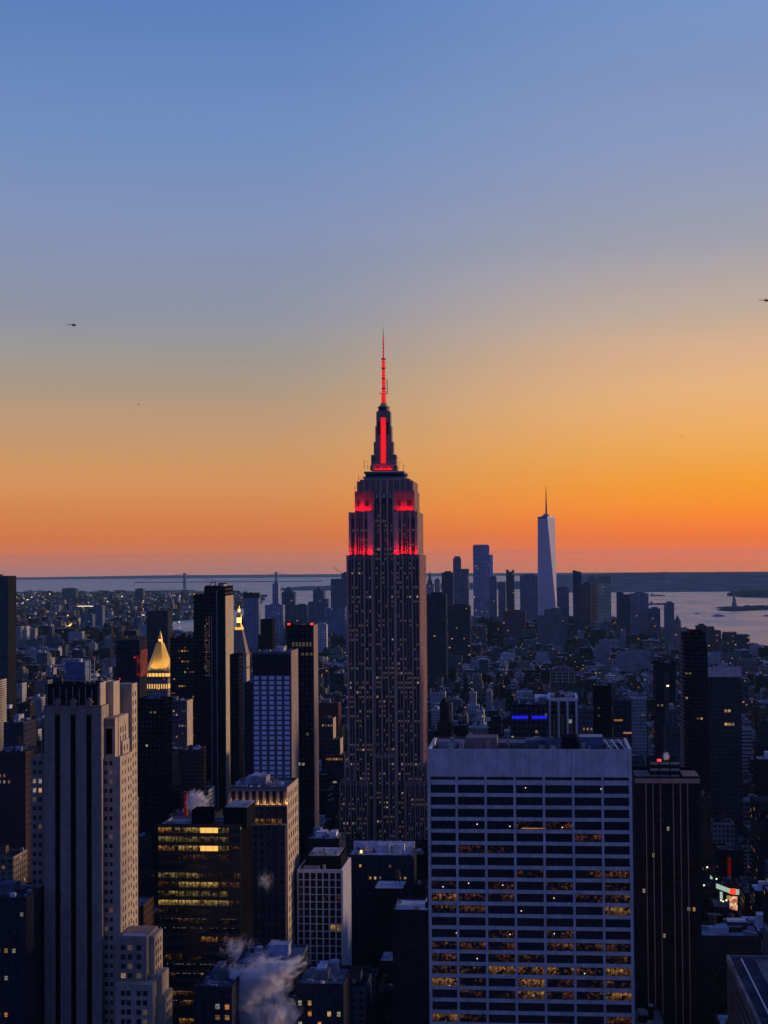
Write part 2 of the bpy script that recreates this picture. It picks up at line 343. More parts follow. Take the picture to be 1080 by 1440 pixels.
# ------------------------------------------------------------------ mesh builder
class MB:
    def __init__(s):
        s.v = []; s.f = []; s.uv = []; s.mi = []; s.tint = []; s.style = []; s.mats = []
        s.t = (.3, .3, .3, .5); s.s = (0, 0, 0); s.m = 0; s.pc = []; s.n = 0
    def use(s, mat, tint=None, style=None):
        if mat not in s.mats: s.mats.append(mat)
        s.m = s.mats.index(mat)
        if tint: s.t = (*tint, rnd.random()) if len(tint) == 3 else tint
        if style is not None: s.s = style
        return s
    def face(s, pts, uv=None):
        i = len(s.v); s.v += [tuple(p) for p in pts]; s.f.append(tuple(range(i, i + len(pts))))
        s.uv += uv if uv else [(p[0] + p[1], p[2]) for p in pts]
        s.mi.append(s.m); s.tint.append(s.t); s.style.append(s.s); s.pc.append(s.n)
    def box(s, x0, x1, y0, y1, z0, z1, bay=None, fl=None, top=None, bottom=False, notop=False):
        """bay/fl: size of one window bay / storey; top = (material, tint) of the flat roof"""
        s.n += 1
        if x0 > x1: x0, x1 = x1, x0
        if y0 > y1: y0, y1 = y1, y0
        w, d, h = x1 - x0, y1 - y0, z1 - z0
        nx = max(1, round(w / bay)) if bay else w; ny = max(1, round(d / bay)) if bay else d
        nzz = max(1, round(h / fl)) if fl else h
        o = rnd.randrange(0, 400) if bay else 0
        s.face([(x0, y0, z0), (x1, y0, z0), (x1, y0, z1), (x0, y0, z1)], [(o, 0), (o + nx, 0), (o + nx, nzz), (o, nzz)])
        s.face([(x1, y0, z0), (x1, y1, z0), (x1, y1, z1), (x1, y0, z1)], [(o + 500, 0), (o + 500 + ny, 0), (o + 500 + ny, nzz), (o + 500, nzz)])
        s.face([(x1, y1, z0), (x0, y1, z0), (x0, y1, z1), (x1, y1, z1)], [(o + 900, 0), (o + 900 + nx, 0), (o + 900 + nx, nzz), (o + 900, nzz)])
        s.face([(x0, y1, z0), (x0, y0, z0), (x0, y0, z1), (x0, y1, z1)], [(o + 1300, 0), (o + 1300 + ny, 0), (o + 1300 + ny, nzz), (o + 1300, nzz)])
        if not notop:
            km, kt, ks = s.m, s.t, s.s
            if top: s.use(top[0], top[1], (0, 0, 0))
            s.face([(x0, y0, z1), (x1, y0, z1), (x1, y1, z1), (x0, y1, z1)], [(x0, y0), (x1, y0), (x1, y1), (x0, y1)])
            s.m, s.t, s.s = km, kt, ks
        if bottom:
            s.face([(x0, y1, z0), (x1, y1, z0), (x1, y0, z0), (x0, y0, z0)])
    def frustum(s, cx, cy, w0, d0, w1, d1, z0, z1, cap=True):
        s.n += 1
        a = [(cx - w0 / 2, cy - d0 / 2, z0), (cx + w0 / 2, cy - d0 / 2, z0), (cx + w0 / 2, cy + d0 / 2, z0), (cx - w0 / 2, cy + d0 / 2, z0)]
        b = [(cx - w1 / 2, cy - d1 / 2, z1), (cx + w1 / 2, cy - d1 / 2, z1), (cx + w1 / 2, cy + d1 / 2, z1), (cx - w1 / 2, cy + d1 / 2, z1)]
        for i in range(4):
            j = (i + 1) % 4; s.face([a[i], a[j], b[j], b[i]])
        if cap: s.face(b)
        if cap: s.face(a[::-1])
    def cyl(s, cx, cy, r0, r1, z0, z1, n=12, cap=True):
        s.n += 1
        a = [(cx + r0 * math.cos(2 * math.pi * i / n), cy + r0 * math.sin(2 * math.pi * i / n), z0) for i in range(n)]
        b = [(cx + r1 * math.cos(2 * math.pi * i / n), cy + r1 * math.sin(2 * math.pi * i / n), z1) for i in range(n)]
        for i in range(n):
            j = (i + 1) % n; s.face([a[i], a[j], b[j], b[i]])
        if cap: s.face(b); s.face(a[::-1])
    def prism(s, poly, z0, z1, bay=None, fl=None, top=None):
        s.n += 1
        n = len(poly); o = 0
        for i in range(n):
            a, b = poly[i], poly[(i + 1) % n]; w = math.dist(a, b)
            nx = max(1, round(w / bay)) if bay else w; nzz = max(1, round((z1 - z0) / fl)) if fl else z1 - z0
            s.face([(*a, z0), (*b, z0), (*b, z1), (*a, z1)], [(o, 0), (o + nx, 0), (o + nx, nzz), (o, nzz)]); o += nx + 7
        km, kt, ks = s.m, s.t, s.s
        if top: s.use(top[0], top[1], (0, 0, 0))
        s.face([(*p, z1) for p in poly])
        s.m, s.t, s.s = km, kt, ks
    def bar(s, p, q, r, n=5):
        s.n += 1
        p, q = Vector(p), Vector(q); d = (q - p)
        if d.length < 1e-6: return
        d.normalize(); a = d.orthogonal().normalized(); b = d.cross(a)
        A = [p + (a * math.cos(2 * math.pi * i / n) + b * math.sin(2 * math.pi * i / n)) * r for i in range(n)]
        B = [v + (q - p) for v in A]
        for i in range(n):
            j = (i + 1) % n; s.face([A[i], A[j], B[j], B[i]])
        s.face(A[::-1]); s.face(B)
    def mesh(s, name, org):
        me = bpy.data.meshes.new(name)
        me.from_pydata([(x - org[0], y - org[1], z - org[2]) for x, y, z in s.v], [], s.f)
        ul = me.uv_layers.new(name='UVMap')
        ul.data.foreach_set('uv', [c for p in s.uv for c in p])
        me.polygons.foreach_set('material_index', s.mi)
        at = me.attributes.new('tint', 'FLOAT_COLOR', 'FACE'); at.data.foreach_set('color', [c for p in s.tint for c in p])
        at = me.attributes.new('style', 'FLOAT_VECTOR', 'FACE'); at.data.foreach_set('vector', [float(c) for p in s.style for c in p])
        for mn in s.mats: me.materials.append(MATS[mn])
        me.update()
        return me
    def build(s, name, parent=None, org=None):
        if not s.f: return None
        if parent is not None and name in EACH and len(set(s.pc)) > 1: return s.build_each(name, parent)
        if parent is not None: org = ABS[parent.name]
        elif org is None: org = (0, 0, 0)
        o = bpy.data.objects.new(name, s.mesh(name, org)); COL.objects.link(o)
        if parent is not None: o.parent = parent
        else: o.location = org
        ABS[o.name] = tuple(org)
        return o
    def build_each(s, name, parent):
        # every piece of the builder becomes a part of its own
        ids = sorted(set(s.pc)); last = None
        groups = [[i] for i in ids[:100]] + ([ids[100:]] if len(ids) > 100 else [])
        for gi, g in enumerate(groups):
            g = set(g); q = MB(); q.mats = s.mats; used = {}
            for f, pc, mi, ti, st in zip(s.f, s.pc, s.mi, s.tint, s.style):
                if pc not in g: continue
                i = len(q.v); q.v += [s.v[j] for j in f]; q.f.append(tuple(range(i, i + len(f))))
                q.uv += [s.uv[j] for j in f]; q.mi.append(mi); q.tint.append(ti); q.style.append(st); q.pc.append(0)
            ms = sorted(set(q.mi)); q.mats = [s.mats[m] for m in ms]; q.mi = [ms.index(m) for m in q.mi]
            last = q.build(name, parent)
            if gi >= 100: last['kind'] = 'stuff'
        return last
EACH = {'pier', 'floor_band', 'ceiling_lamp', 'plant_room', 'roof_machinery', 'ornament', 'window_bay', 'lower_wing', 'wing', 'podium', 'rib', 'louvre', 'column', 'pinnacle',
        'dormer', 'lit_arcade', 'window', 'balcony', 'beacon', 'pale_rib', 'aerial', 'bulkhead', 'cleaning_rail', 'support', 'lamp', 'pale_panel', 'mast_window', 'cornice', 'vent', 'sky_lobby_window', 'side_wall'}
def sc3(c, f): return tuple(min(.65, q * f) for q in c[:3])
ABS = {}
def thing(name, label, cat, loc, group=None):
    o = bpy.data.objects.new(name, None); COL.objects.link(o); o.location = loc; o.empty_display_size = 5
    ABS[o.name] = tuple(loc); o['label'] = label; o['category'] = cat
    if group: o['group'] = group
    return o
def tag(o, label, cat, group=None, kind=None):
    if label: o['label'] = label
    if cat: o['category'] = cat
    if group: o['group'] = group
    if kind: o['kind'] = kind
    return o
def structure(o): o['kind'] = 'structure'; return o

WM = {}
def pane(w, h, mat, face):
    """shared window mesh: a pane in a shallow frame box, facing the given side"""
    key = (round(w, 2), round(h, 2), mat, face)
    if key in WM: return WM[key]
    b = MB().use(mat); t = .08
    if face == 'front': b.box(-w / 2, w / 2, -t, 0, 0, h)
    elif face == 'right': b.box(0, t, -w / 2, w / 2, 0, h)
    else: b.box(-t, 0, -w / 2, w / 2, 0, h)
    WM[key] = b.mesh('window', (0, 0, 0)); return WM[key]
def windows(root, wins, limit=100):
    """wins: (x, y, z, w, h, material, face). the largest / lit ones become single objects, the others one part"""
    order = sorted(range(len(wins)), key=lambda i: (wins[i][5] in ('glass', 'dim_glow'), i))
    org = ABS[root.name]; rest = MB()
    for q, i in enumerate(order):
        x, y, z, w, h, mat, face = wins[i]
        if q < limit:
            o = bpy.data.objects.new('window', pane(w, h, mat, face)); COL.objects.link(o); o.parent = root
            o.location = (x - org[0], y - org[1], z - org[2])
        else:
            rest.use(mat)
            if face == 'front': rest.face([(x - w / 2, y - .08, z), (x + w / 2, y - .08, z), (x + w / 2, y - .08, z + h), (x - w / 2, y - .08, z + h)])
            elif face == 'right': rest.face([(x + .08, y - w / 2, z), (x + .08, y + w / 2, z), (x + .08, y + w / 2, z + h), (x + .08, y - w / 2, z + h)])
            else: rest.face([(x - .08, y + w / 2, z), (x - .08, y - w / 2, z), (x - .08, y - w / 2, z + h), (x - .08, y + w / 2, z + h)])
    o = rest.build('window', root)
    if o: o['kind'] = 'stuff'

HERO = []      # footprints (x0, x1, y0, y1) that the street blocks keep clear of
SCREEN = []  # (xl, xr, y_top, Y) walls that hide what stands behind
VIEW = []      # (xl, xr, y_bottom_visible, Y): nothing nearer may rise over this
MARK = []      # (px, py, phrase) landmarks for the labels of the low buildings
def foot(x0, x1, y0, y1): HERO.append((min(x0, x1), max(x0, x1), min(y0, y1), max(y0, y1)))

def rooftop(root, x0, x1, y0, y1, zt, n=2, tank=False, tint=(.12, .12, .13), parapet='wall'):
    """parapet, bulkheads, ducts and a water tank on a flat roof"""
    w, d = x1 - x0, y1 - y0; k = MB().use('roof_felt', tint, (0, 0, 0))
    for i in range(n):
        bw, bd, bh = w * rnd.uniform(.14, .34), d * rnd.uniform(.2, .4), rnd.uniform(2.2, 5)
        bx, by = rnd.uniform(x0 + 1.2, x1 - bw - 1.2), rnd.uniform(y0 + d * .2, y1 - bd - 1.2)
        k.use('roof_felt', sc3(tint, rnd.uniform(.5, 2.6))).box(bx, bx + bw, by, by + bd, zt + .003 * (i + 1), zt + bh + .01 * i)
    k.build('bulkhead', root); k = MB()
    for i in range(n * 5):
        bw = rnd.uniform(.7, 2.4); bx, by = rnd.uniform(x0 + 1, x1 - bw - 1), rnd.uniform(y0 + 1, y1 - bw - 1)
        k.use(rnd.choice(('grey_metal', 'grey_metal', 'white_paint', 'dark_metal', 'concrete')))
        if i % 4 == 3: k.cyl(bx, by, bw * .3, bw * .28, zt + .03, zt + rnd.uniform(.9, 2.6), 9)
        else: k.box(bx, bx + bw, by, by + bw * .8, zt + .03 + .002 * i, zt + rnd.uniform(.7, 2))
    for i in range(n):
        bx, by = rnd.uniform(x0 + 1, x1 - w * .4), rnd.uniform(y0 + 1.5, y1 - 1.5); k.use('grey_metal').box(bx, bx + w * rnd.uniform(.15, .38), by, by + .7, zt + .35, zt + 1.0, bottom=True)
        bx = rnd.uniform(x0 + 1, x1 - 1); k.use('dark_metal').bar((bx, by, zt), (bx, by, zt + rnd.uniform(2.5, 5)), .09, 4)
    k.build('vent', root)
    if tank:
        tx, ty = x0 + w * rnd.uniform(.25, .75), y0 + d * rnd.uniform(.3, .7); k = MB().use('dark_metal')
        for sx in (-1, 1):
            for sy in (-1, 1): k.bar((tx + sx * 1.3, ty + sy * 1.3, zt), (tx + sx * 1.3, ty + sy * 1.3, zt + 3.5), .14, 4)
        k.use('wood_tank').cyl(tx, ty, 1.9, 1.8, zt + 3.5, zt + 7.2, 10); k.cyl(tx, ty, 2.0, .1, zt + 7.2, zt + 8.7, 10)
        k.build('water_tank', root)

def parapet(k, x0, x1, y0, y1, z, h=1.1, t=.5):
    k.box(x0, x1, y0 - .004, y0 + t, z - .3, z + h); k.box(x0, x1, y1 - t, y1 + .004, z - .3, z + h)
    k.box(x0 - .004, x0 + t, y0 + t, y1 - t, z - .3, z + h); k.box(x1 - t, x1 + .004, y0 + t, y1 - t, z - .3, z + h)

def tower(name, label, short, xl, xr, yt, Y, dep, tint, bay=4., fl=3.7, wf=.55, hf=.55, lit=.015, ybot=None, cat='tower',
          n=2, tank=False, rtint=(.10, .10, .11), nlit=0, litmat=('lit_warm', 'lit_white', 'lit_amber'), top=True, group=None, setbacks=(), mark=True):
    """a flat-topped tower whose front wall stands at Y; xl, xr, yt measured on the photograph"""
    A, B = P(xl, yt, Y), P(xr, yt, Y); x0, x1, zt = A.x, B.x, (A.z + B.z) / 2
    z0 = gz((x0 + x1) / 2, Y) - .3
    root = thing(name, label, cat, ((x0 + x1) / 2, Y + dep / 2, z0 + .3), group)
    k = MB().use('facade', tint, (wf, hf, lit)); k.box(x0, x1, Y, Y + dep, z0, zt, bay, fl, top=('roof_felt', rtint))
    for (sl, sr, sy, dy) in setbacks:          # lower wings in front or beside
        a, b2 = P(sl, sy, Y - dy), P(sr, sy, Y - dy)
        k.use('facade', sc3(tint, rnd.uniform(.85, 1.1)), (wf, hf, lit)); k.box(a.x, b2.x, Y - dy, Y + dep * .8, z0, (a.z + b2.z) / 2, bay, fl, top=('roof_felt', rtint))
        foot(a.x, b2.x, Y - dy, Y + dep)
    k.build('wall', root)
    if top:
        k = MB().use('roof_felt', tuple(min(.6, c * 1.15) for c in tint), (0, 0, 0)); parapet(k, x0, x1, Y, Y + dep, zt); k.build('parapet', root)
        if n: rooftop(root, x0, x1, Y, Y + dep, zt, n, tank, rtint)
    T = dict(root=root, x0=x0, x1=x1, y0=Y, y1=Y + dep, zt=zt, z0=z0, bay=bay, fl=fl, wf=wf, hf=hf)
    if nlit:
        wins = []; nx = max(1, round((x1 - x0) / bay)); nz_ = max(1, round((zt - z0) / fl)); ny = max(1, round(dep / bay)); seen = set()
        bx, bz, by = (x1 - x0) / nx, (zt - z0) / nz_, dep / ny
        zlow = P((xl + xr) / 2, ybot, Y).z if ybot else z0 + 10
        j0 = max(0, int((zlow - z0) / bz))
        for _ in range(nlit * 6):
            if len(wins) >= nlit: break
            j = rnd.randrange(j0, max(j0 + 1, nz_ - 1)); i = rnd.randrange(nx)
            for q in range(rnd.choice((1, 1, 2, 3))):
                c = (i + q, j)
                if c in seen or i + q >= nx: continue
                seen.add(c)
                wins.append((x0 + (i + q + .5) * bx, Y, z0 + (j + .5 - hf / 2) * bz, bx * wf, bz * hf * .9, rnd.choice(litmat), 'front'))
        windows(root, wins)
    foot(x0, x1, Y, Y + dep); SCREEN.append((xl, xr, yt, Y))
    if ybot: VIEW.append((xl, xr, ybot, Y))
    if mark: MARK.append(((xl + xr) / 2, (yt + (ybot or yt + 60)) / 2, short))
    return T

# ================================================================== the setting
def sheet(name, poly, mat, off, maxlen, relief=None):
    """flat polygon laid on the curved earth"""
    bm = bmesh.new(); vs = [bm.verts.new((x, y, 0)) for x, y in poly]; f = bm.faces.new(vs)
    bmesh.ops.triangulate(bm, faces=[f])
    for _ in range(7):
        es = [e for e in bm.edges if e.calc_length() > maxlen]
        if not es: break
        bmesh.ops.subdivide_edges(bm, edges=es, cuts=1); bmesh.ops.triangulate(bm, faces=bm.faces[:])
    for v in bm.verts: v.co.z = gz(v.co.x, v.co.y) + off
    bmesh.ops.recalc_face_normals(bm, faces=bm.faces[:])
    if sum(f.normal.z for f in bm.faces) < 0: bmesh.ops.reverse_faces(bm, faces=bm.faces[:])
    me = bpy.data.meshes.new(name); bm.to_mesh(me); bm.free(); me.materials.append(MATS[mat])
    o = bpy.data.objects.new(name, me); COL.objects.link(o); return structure(o)
def gxy(*pts): return [(G(*p).x, G(*p).y) for p in pts]

# the sea: one disc that runs out past the horizon
k = MB().use('sea'); rings = [0, 1500, 3000, 4500, 6000, 8000, 10000, 12500, 15000, 18000, 22000, 27000, 33000, 40000, 46000]
def sp_(r, a): x, y = r * math.sin(a), r * math.cos(a); return (x, y, gz(x, y) - 3)
for r0, r1 in zip(rings[:-1], rings[1:]):
    for i in range(96):
        a0, a1 = 2 * math.pi * i / 96, 2 * math.pi * (i + 1) / 96
        if r0 == 0: k.face([sp_(0, 0), sp_(r1, a1), sp_(r1, a0)])
        else: k.face([sp_(r0, a0), sp_(r0, a1), sp_(r1, a1), sp_(r1, a0)])
o = structure(k.build('water'))
MANH = [(-2600, -700), (1700, -700), (1700, 1600), (1350, 2600), (1000, 3800)] + gxy((1079, 913), (1054, 908), (1000, 901), (955, 892), (905, 883), (862, 876), (800, 872), (728, 868), (690, 866), (560, 864), (470, 866), (400, 870), (368, 876), (330, 884), (300, 886), (272, 889), (236, 890), (160, 892), (100, 896), (-40, 899)) + [(-2600, 4300)]
BKLN = gxy((-300, 893), (-40, 891), (100, 888), (160, 886), (236, 873), (272, 870), (330, 857), (366, 849), (372, 838), (345, 834), (300, 832), (262, 829.5), (180, 831), (100, 832.5), (0, 833), (-300, 836))
sheet('ground', MANH, 'soil', 0, 500)
sheet('ground', BKLN, 'soil', 0, 900)
sheet('ground', gxy((298, 842), (330, 840), (346, 837), (332, 834.5), (300, 836)), 'soil', 0, 900)
sheet('ground', gxy((1008, 857.5), (1030, 859), (1080, 857), (1120, 856), (1120, 852.5), (1060, 851.5), (1020, 854)), 'soil', 0, 900)   # the island of the statue
sheet('ground', gxy((1023, 837.3), (1045, 839.5), (1120, 841), (1120, 832), (1040, 833)), 'soil', 0, 900)                                 # port beyond it

# hills beyond the bay
def ridge(name, pts, depth, base_off=-2, seed=3):
    """pts: (px, py_top, Y); a wooded ridge with a broken crest"""
    bm = bmesh.new(); rows = []; n = len(pts); rr_ = random.Random(seed)
    M = 160; cols = []
    for i in range(M + 1):
        u = i / M * (n - 1); a = min(int(u), n - 2); f = u - a; f = f * f * (3 - 2 * f)
        cols.append([pts[a][q] * (1 - f) + pts[a + 1][q] * f for q in range(3)])
    for px, py, Y in cols:
        top = P(px, py, Y); g = gz(top.x, top.y)
        h = max(2, top.z - g) * (1 + .018 * math.sin(i * .35 + seed) + .02 * math.sin(i * .13 + 2 * seed) + rr_.uniform(-.008, .008)); row = []
        for j in range(9):
            t = j / 8; yy = Y - depth * (1 - t) if t < 1 else Y
            hh = h * (math.sin(t * math.pi / 2) ** 1.6)
            xx = top.x * yy / Y
            row.append(bm.verts.new((xx, yy, gz(xx, yy) + base_off + hh)))
        yy = Y + depth; xx = top.x * yy / Y; row.append(bm.verts.new((xx, yy, gz(xx, yy) + base_off)))
        rows.append(row)
    for a, b in zip(rows[:-1], rows[1:]):
        for j in range(9): bm.faces.new((a[j], b[j], b[j + 1], a[j + 1]))
    bmesh.ops.recalc_face_normals(bm, faces=bm.faces[:])
    me = bpy.data.meshes.new(name); bm.to_mesh(me); bm.free(); me.materials.append(MATS['hazed_woods'])
    o = bpy.data.objects.new(name, me); COL.objects.link(o); structure(o)
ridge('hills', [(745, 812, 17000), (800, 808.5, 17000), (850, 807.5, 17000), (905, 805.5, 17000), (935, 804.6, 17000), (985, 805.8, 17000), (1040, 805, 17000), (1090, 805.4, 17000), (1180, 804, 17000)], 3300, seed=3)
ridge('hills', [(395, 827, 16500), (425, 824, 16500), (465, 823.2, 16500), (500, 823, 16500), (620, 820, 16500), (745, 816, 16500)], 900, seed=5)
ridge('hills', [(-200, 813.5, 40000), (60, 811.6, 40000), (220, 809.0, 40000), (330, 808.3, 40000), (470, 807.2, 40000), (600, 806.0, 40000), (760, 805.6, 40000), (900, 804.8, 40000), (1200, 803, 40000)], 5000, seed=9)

# avenues, cross streets, kerbs and lane marks
AVE = [-230 + 290 * i for i in range(-7, 7)]; STR = [20 + 80 * i for i in range(-4, 42)]
k = MB().use('asphalt'); km = MB().use('road_paint'); kp = MB().use('concrete')
YE = 3300
for x in AVE:
    for y0 in range(-300, YE, 400):
        k.face([(x - 10, y0, gz(x, y0) + .05), (x + 10, y0, gz(x, y0) + .05), (x + 10, y0 + 400, gz(x, y0 + 400) + .05), (x - 10, y0 + 400, gz(x, y0 + 400) + .05)])
    for lane in (-5, 0, 5):
        for y0 in range(300, 2400, 12):
            km.face([(x + lane - .1, y0, gz(x, y0) + .08), (x + lane + .1, y0, gz(x, y0) + .08), (x + lane + .1, y0 + 4, gz(x, y0) + .08), (x + lane - .1, y0 + 4, gz(x, y0) + .08)])
for y in STR:
    if not -300 < y < YE - 60: continue
    for a, b in zip(AVE[:-1], AVE[1:]):
        z = gz((a + b) / 2, y) + .06
        k.face([(a + 10, y - 5, z), (b - 10, y - 5, z), (b - 10, y + 5, z), (a + 10, y + 5, z)])
        kp.box(a + 10.01, b - 10.01, y + 5.01, y + 74.99, gz((a + b) / 2, y) - .4, gz((a + b) / 2, y) + .17)
structure(k.build('road')); structure(km.build('road_markings')); structure(kp.build('pavement'))

# the air between here and the hills: one closed box, the sky outside it
bm = bmesh.new(); bmesh.ops.create_cube(bm, size=1)
HX, HY0, HY1, HZ0, HZ1 = 52000, -46800, 46800, -315, HAZE_TOP
HX = 46800
for v in bm.verts: v.co = (v.co.x * 2 * HX, HY0 if v.co.y < 0 else HY1, HZ0 if v.co.z < 0 else HZ1)
me = bpy.data.meshes.new('haze'); bm.to_mesh(me); bm.free()
hm = bpy.data.materials.new('haze_air'); hm.use_nodes = True; hm.node_tree.nodes.clear()
hv = hm.node_tree.nodes.new('ShaderNodeVolumePrincipled'); hv.inputs['Density'].default_value = HAZE_DENSITY; hv.inputs['Color'].default_value = (.30, .58, .70, 1)
hv.inputs['Anisotropy'].default_value = .0
hm.node_tree.links.new(hv.outputs[0], hm.node_tree.nodes.new('ShaderNodeOutputMaterial').inputs['Volume'])
hm.cycles.homogeneous_volume = True if hasattr(hm.cycles, 'homogeneous_volume') else True
me.materials.append(hm); o = bpy.data.objects.new('haze', me); COL.objects.link(o); o['kind'] = 'stuff'; o['label'] = 'thin blue evening haze over the whole city and bay'; o['category'] = 'haze'
o.visible_shadow = True

# ================================================================== the great art deco tower with red lights
def great_tower():
    Y = 1290.0
    ex = lambda p, yy=Y: P(p, 900, yy).x
    ez = lambda p, yy=Y: P(540, p, yy).z
    D = 66.0; cx = (ex(488) + ex(591)) / 2; z0 = gz(cx, Y) - .3
    root = thing('art_deco_skyscraper', 'tallest tower in the middle, grey stone with red lit crown, mast and antenna', 'skyscraper', (cx, Y + D / 2, z0 + .3))
    za, zb, zc, zd, ze_ = ez(781), ez(720), ez(690), ez(676), ez(661)
    zl = ez(1062); cy = Y + D / 2
    st = MB().use('limestone')
    gm = MB().use('spandrel')
    # shaft: two wings, recessed middle, flush base
    XL, XR, CL, CR = ex(488), ex(591), ex(525.4), ex(554.8)
    st.box(XL, CL, Y, Y + D, z0, za); st.box(CR, XR, Y, Y + D, z0, za)
    st.box(CL, CR, Y + .8, Y + D - 1, z0, zl); st.box(CL, CR, Y + 4.5, Y + D - 3, zl, zb)
    # upper shaft
    YU = Y + 3.2
    uL, uR = ex(491), ex(588.3)
    st.box(uL, CL, YU, Y + D - 3, za, zb); st.box(CR, uR, YU, Y + D - 3, za, zb)
    # crown wings and top block
    YC = Y + 6.5
    st.box(ex(499), CL - .6, YC, Y + D - 7, zb, zc); st.box(CR + .6, ex(583.6), YC, Y + D - 7, zb, zc)
    st.box(CL - .6, CR + .6, Y + 4.5, Y + D - 6, zb, zc)
    st.box(ex(502), ex(581.5), YC + 1.2, Y + D - 8, zc, zd)
    st.box(ex(506), ex(577), YC + 2.5, Y + D - 9.5, zd, zd + 1.6)
    body = st.build('wall', root)
    # lower wings
    k = MB().use('limestone')
    pw = []
    for a, b, t in ((476, 515.5, 1100), (568.5, 602, 1100), (484, 497, 1080), (585, 599, 1078)):
        dy = 9 if t == 1100 else 4
        k.box(ex(a, Y - dy), ex(b, Y - dy), Y - dy, Y + D * .8, z0, P(540, t, Y - dy).z); pw.append((a, b, t, dy))
    k.build('lower_wing', root)
    # piers
    k = MB().use('brown_pier')
    def pier(a, b, y, z_0, z_1, out=.9): k.box(ex(a), ex(b), y - out, y + .02, z_0, z_1 + .25)
    for a, b in ((488, 490.9), (497.9, 500), (511.8, 514.2), (522.9, 525.4), (554.8, 558.4), (566.2, 568.2), (579.3, 581.4), (589.4, 591)): pier(a, b, Y, z0, za)
    for a, b in ((534.6, 537), (544.5, 546.8)): pier(a, b, Y + 4.5, zl, ez(676.5), 1.3)
    for a, b in ((534.6, 537), (544.5, 546.8), (525.6, 527.4), (552.8, 554.6)): pier(a, b, Y + .8, z0, zl + 2, .5)
    for a, b in ((491, 494.3), (499.3, 501.6), (510.8, 513.2), (517.5, 525.4), (554.8, 561.4), (565, 567.4), (576.5, 579), (584.4, 588.3)): pier(a, b, YU, za, zb)
    for a, b in ((525.4, 527), (552.8, 554.8)): pier(a, b, Y + 4.5, zl, zc - 1, .8)
    for i in range(10):                                             # narrow piers of the top block
        a = 503 + i * 8.4; k.box(ex(a), ex(a + 1.6), YC + .8, YC + 1.25, zc, zd + .4)
    for a, b, t, dy in pw:
        n = max(2, int((b - a) / 6.6))
        for i in range(n + 1):
            q = a + (b - a - 1.4) * i / n; k.box(ex(q, Y - dy), ex(q + 1.4, Y - dy), Y - dy - .6, Y - dy + .02, z0, P(540, t, Y - dy).z + .2)
    # west side piers
    for i in range(9):
        yy = Y + 1.5 + i * (D - 5) / 8; k.box(XR - .02, XR + .45, yy, yy + 2.0, z0, za + .2)
    k.build('pier', root)
    # dark window bays behind the windows
    k = MB().use('spandrel')
    bays = []
    for a, b, n in ((491, 497.8, 2), (500.1, 511.7, 3), (514.3, 522.8, 2), (558.5, 566.1, 2), (568.3, 579.2, 3), (581.5, 589.3, 2)):
        k.box(ex(a), ex(b), Y - .06, Y + .01, z0, za - 3); bays.append((a, b, n, Y - .06, z0, za - 3.5))
    for a, b, n in ((527.5, 534.5, 2), (537.1, 544.4, 2), (546.9, 552.7, 2)):
        k.box(ex(a), ex(b), Y + 4.44, Y + 4.51, zl, zc - 3); bays.append((a, b, n, Y + 4.44, zl + 1, zb + 6))
        k.box(ex(a), ex(b), Y + .74, Y + .81, z0, zl - 2.5); bays.append((a, b, n, Y + .74, z0, zl - 3))
    for a, b, n in ((494.5, 499.2, 1), (501.8, 510.6, 3), (513.4, 517.3, 1), (561.6, 564.8, 1), (567.6, 576.3, 3), (579.2, 584.2, 1)):
        k.box(ex(a), ex(b), YU - .06, YU + .01, za, zb - 5); bays.append((a, b, n, YU - .06, za + .5, zb - 6))
    for a, b in ((513.5, 519), (559.5, 564), (572.5, 579.5), (502.5, 506)):
        k.box(ex(a), ex(b), YC - .05, YC + .01, zb + 5, ez(703))
    for a, b, t, dy in pw:
        n = max(2, int((b - a) / 6.6))
        for i in range(n):
            q = a + (b - a - 1.4) * i / n + 1.6; q2 = a + (b - a - 1.4) * (i + 1) / n - .2
            k.box(ex(q, Y - dy), ex(q2, Y - dy), Y - dy - .06, Y - dy + .01, z0, P(540, t, Y - dy).z - 3)
            bays.append((q, q2, 2, Y - dy - .06, z0, P(540, t, Y - dy).z - 4, Y - dy))
    k.build('window_bay', root)
    k = MB().use('brown_pier')
    for bay in bays:
        a, b, n, yy, za0, zb0 = bay[:6]; yr = bay[6] if len(bay) > 6 else Y; xa, xb = ex(a, yr), ex(b, yr)
        for i in range(1, n):
            q = xa + (xb - xa) * i / n; k.box(q - .19, q + .19, yy - .3, yy + .01, za0, zb0 + .5)
    k.build('rib', root)
    # fan shaped heads over the three middle bays
    k = MB().use('pale_stone')
    for c in (531, 540.7, 549.8):
        for q in range(5):
            w = 3.6 - q * .7; k.box(ex(c - w), ex(c + w), Y + .8 - .5 - .05 * q, Y + .8, zl - 2.2 + q * 1.0, zl - 1.2 + q * 1.0)
        k.frustum(ex(c), Y + 4, 3.0, .8, .3, .3, ez(700), ez(692))
    k.build('ornament', root)
    # windows
    fl = 3.72; wins = []; rw = random.Random(21); frow = {}
    zvis = ez(1200)
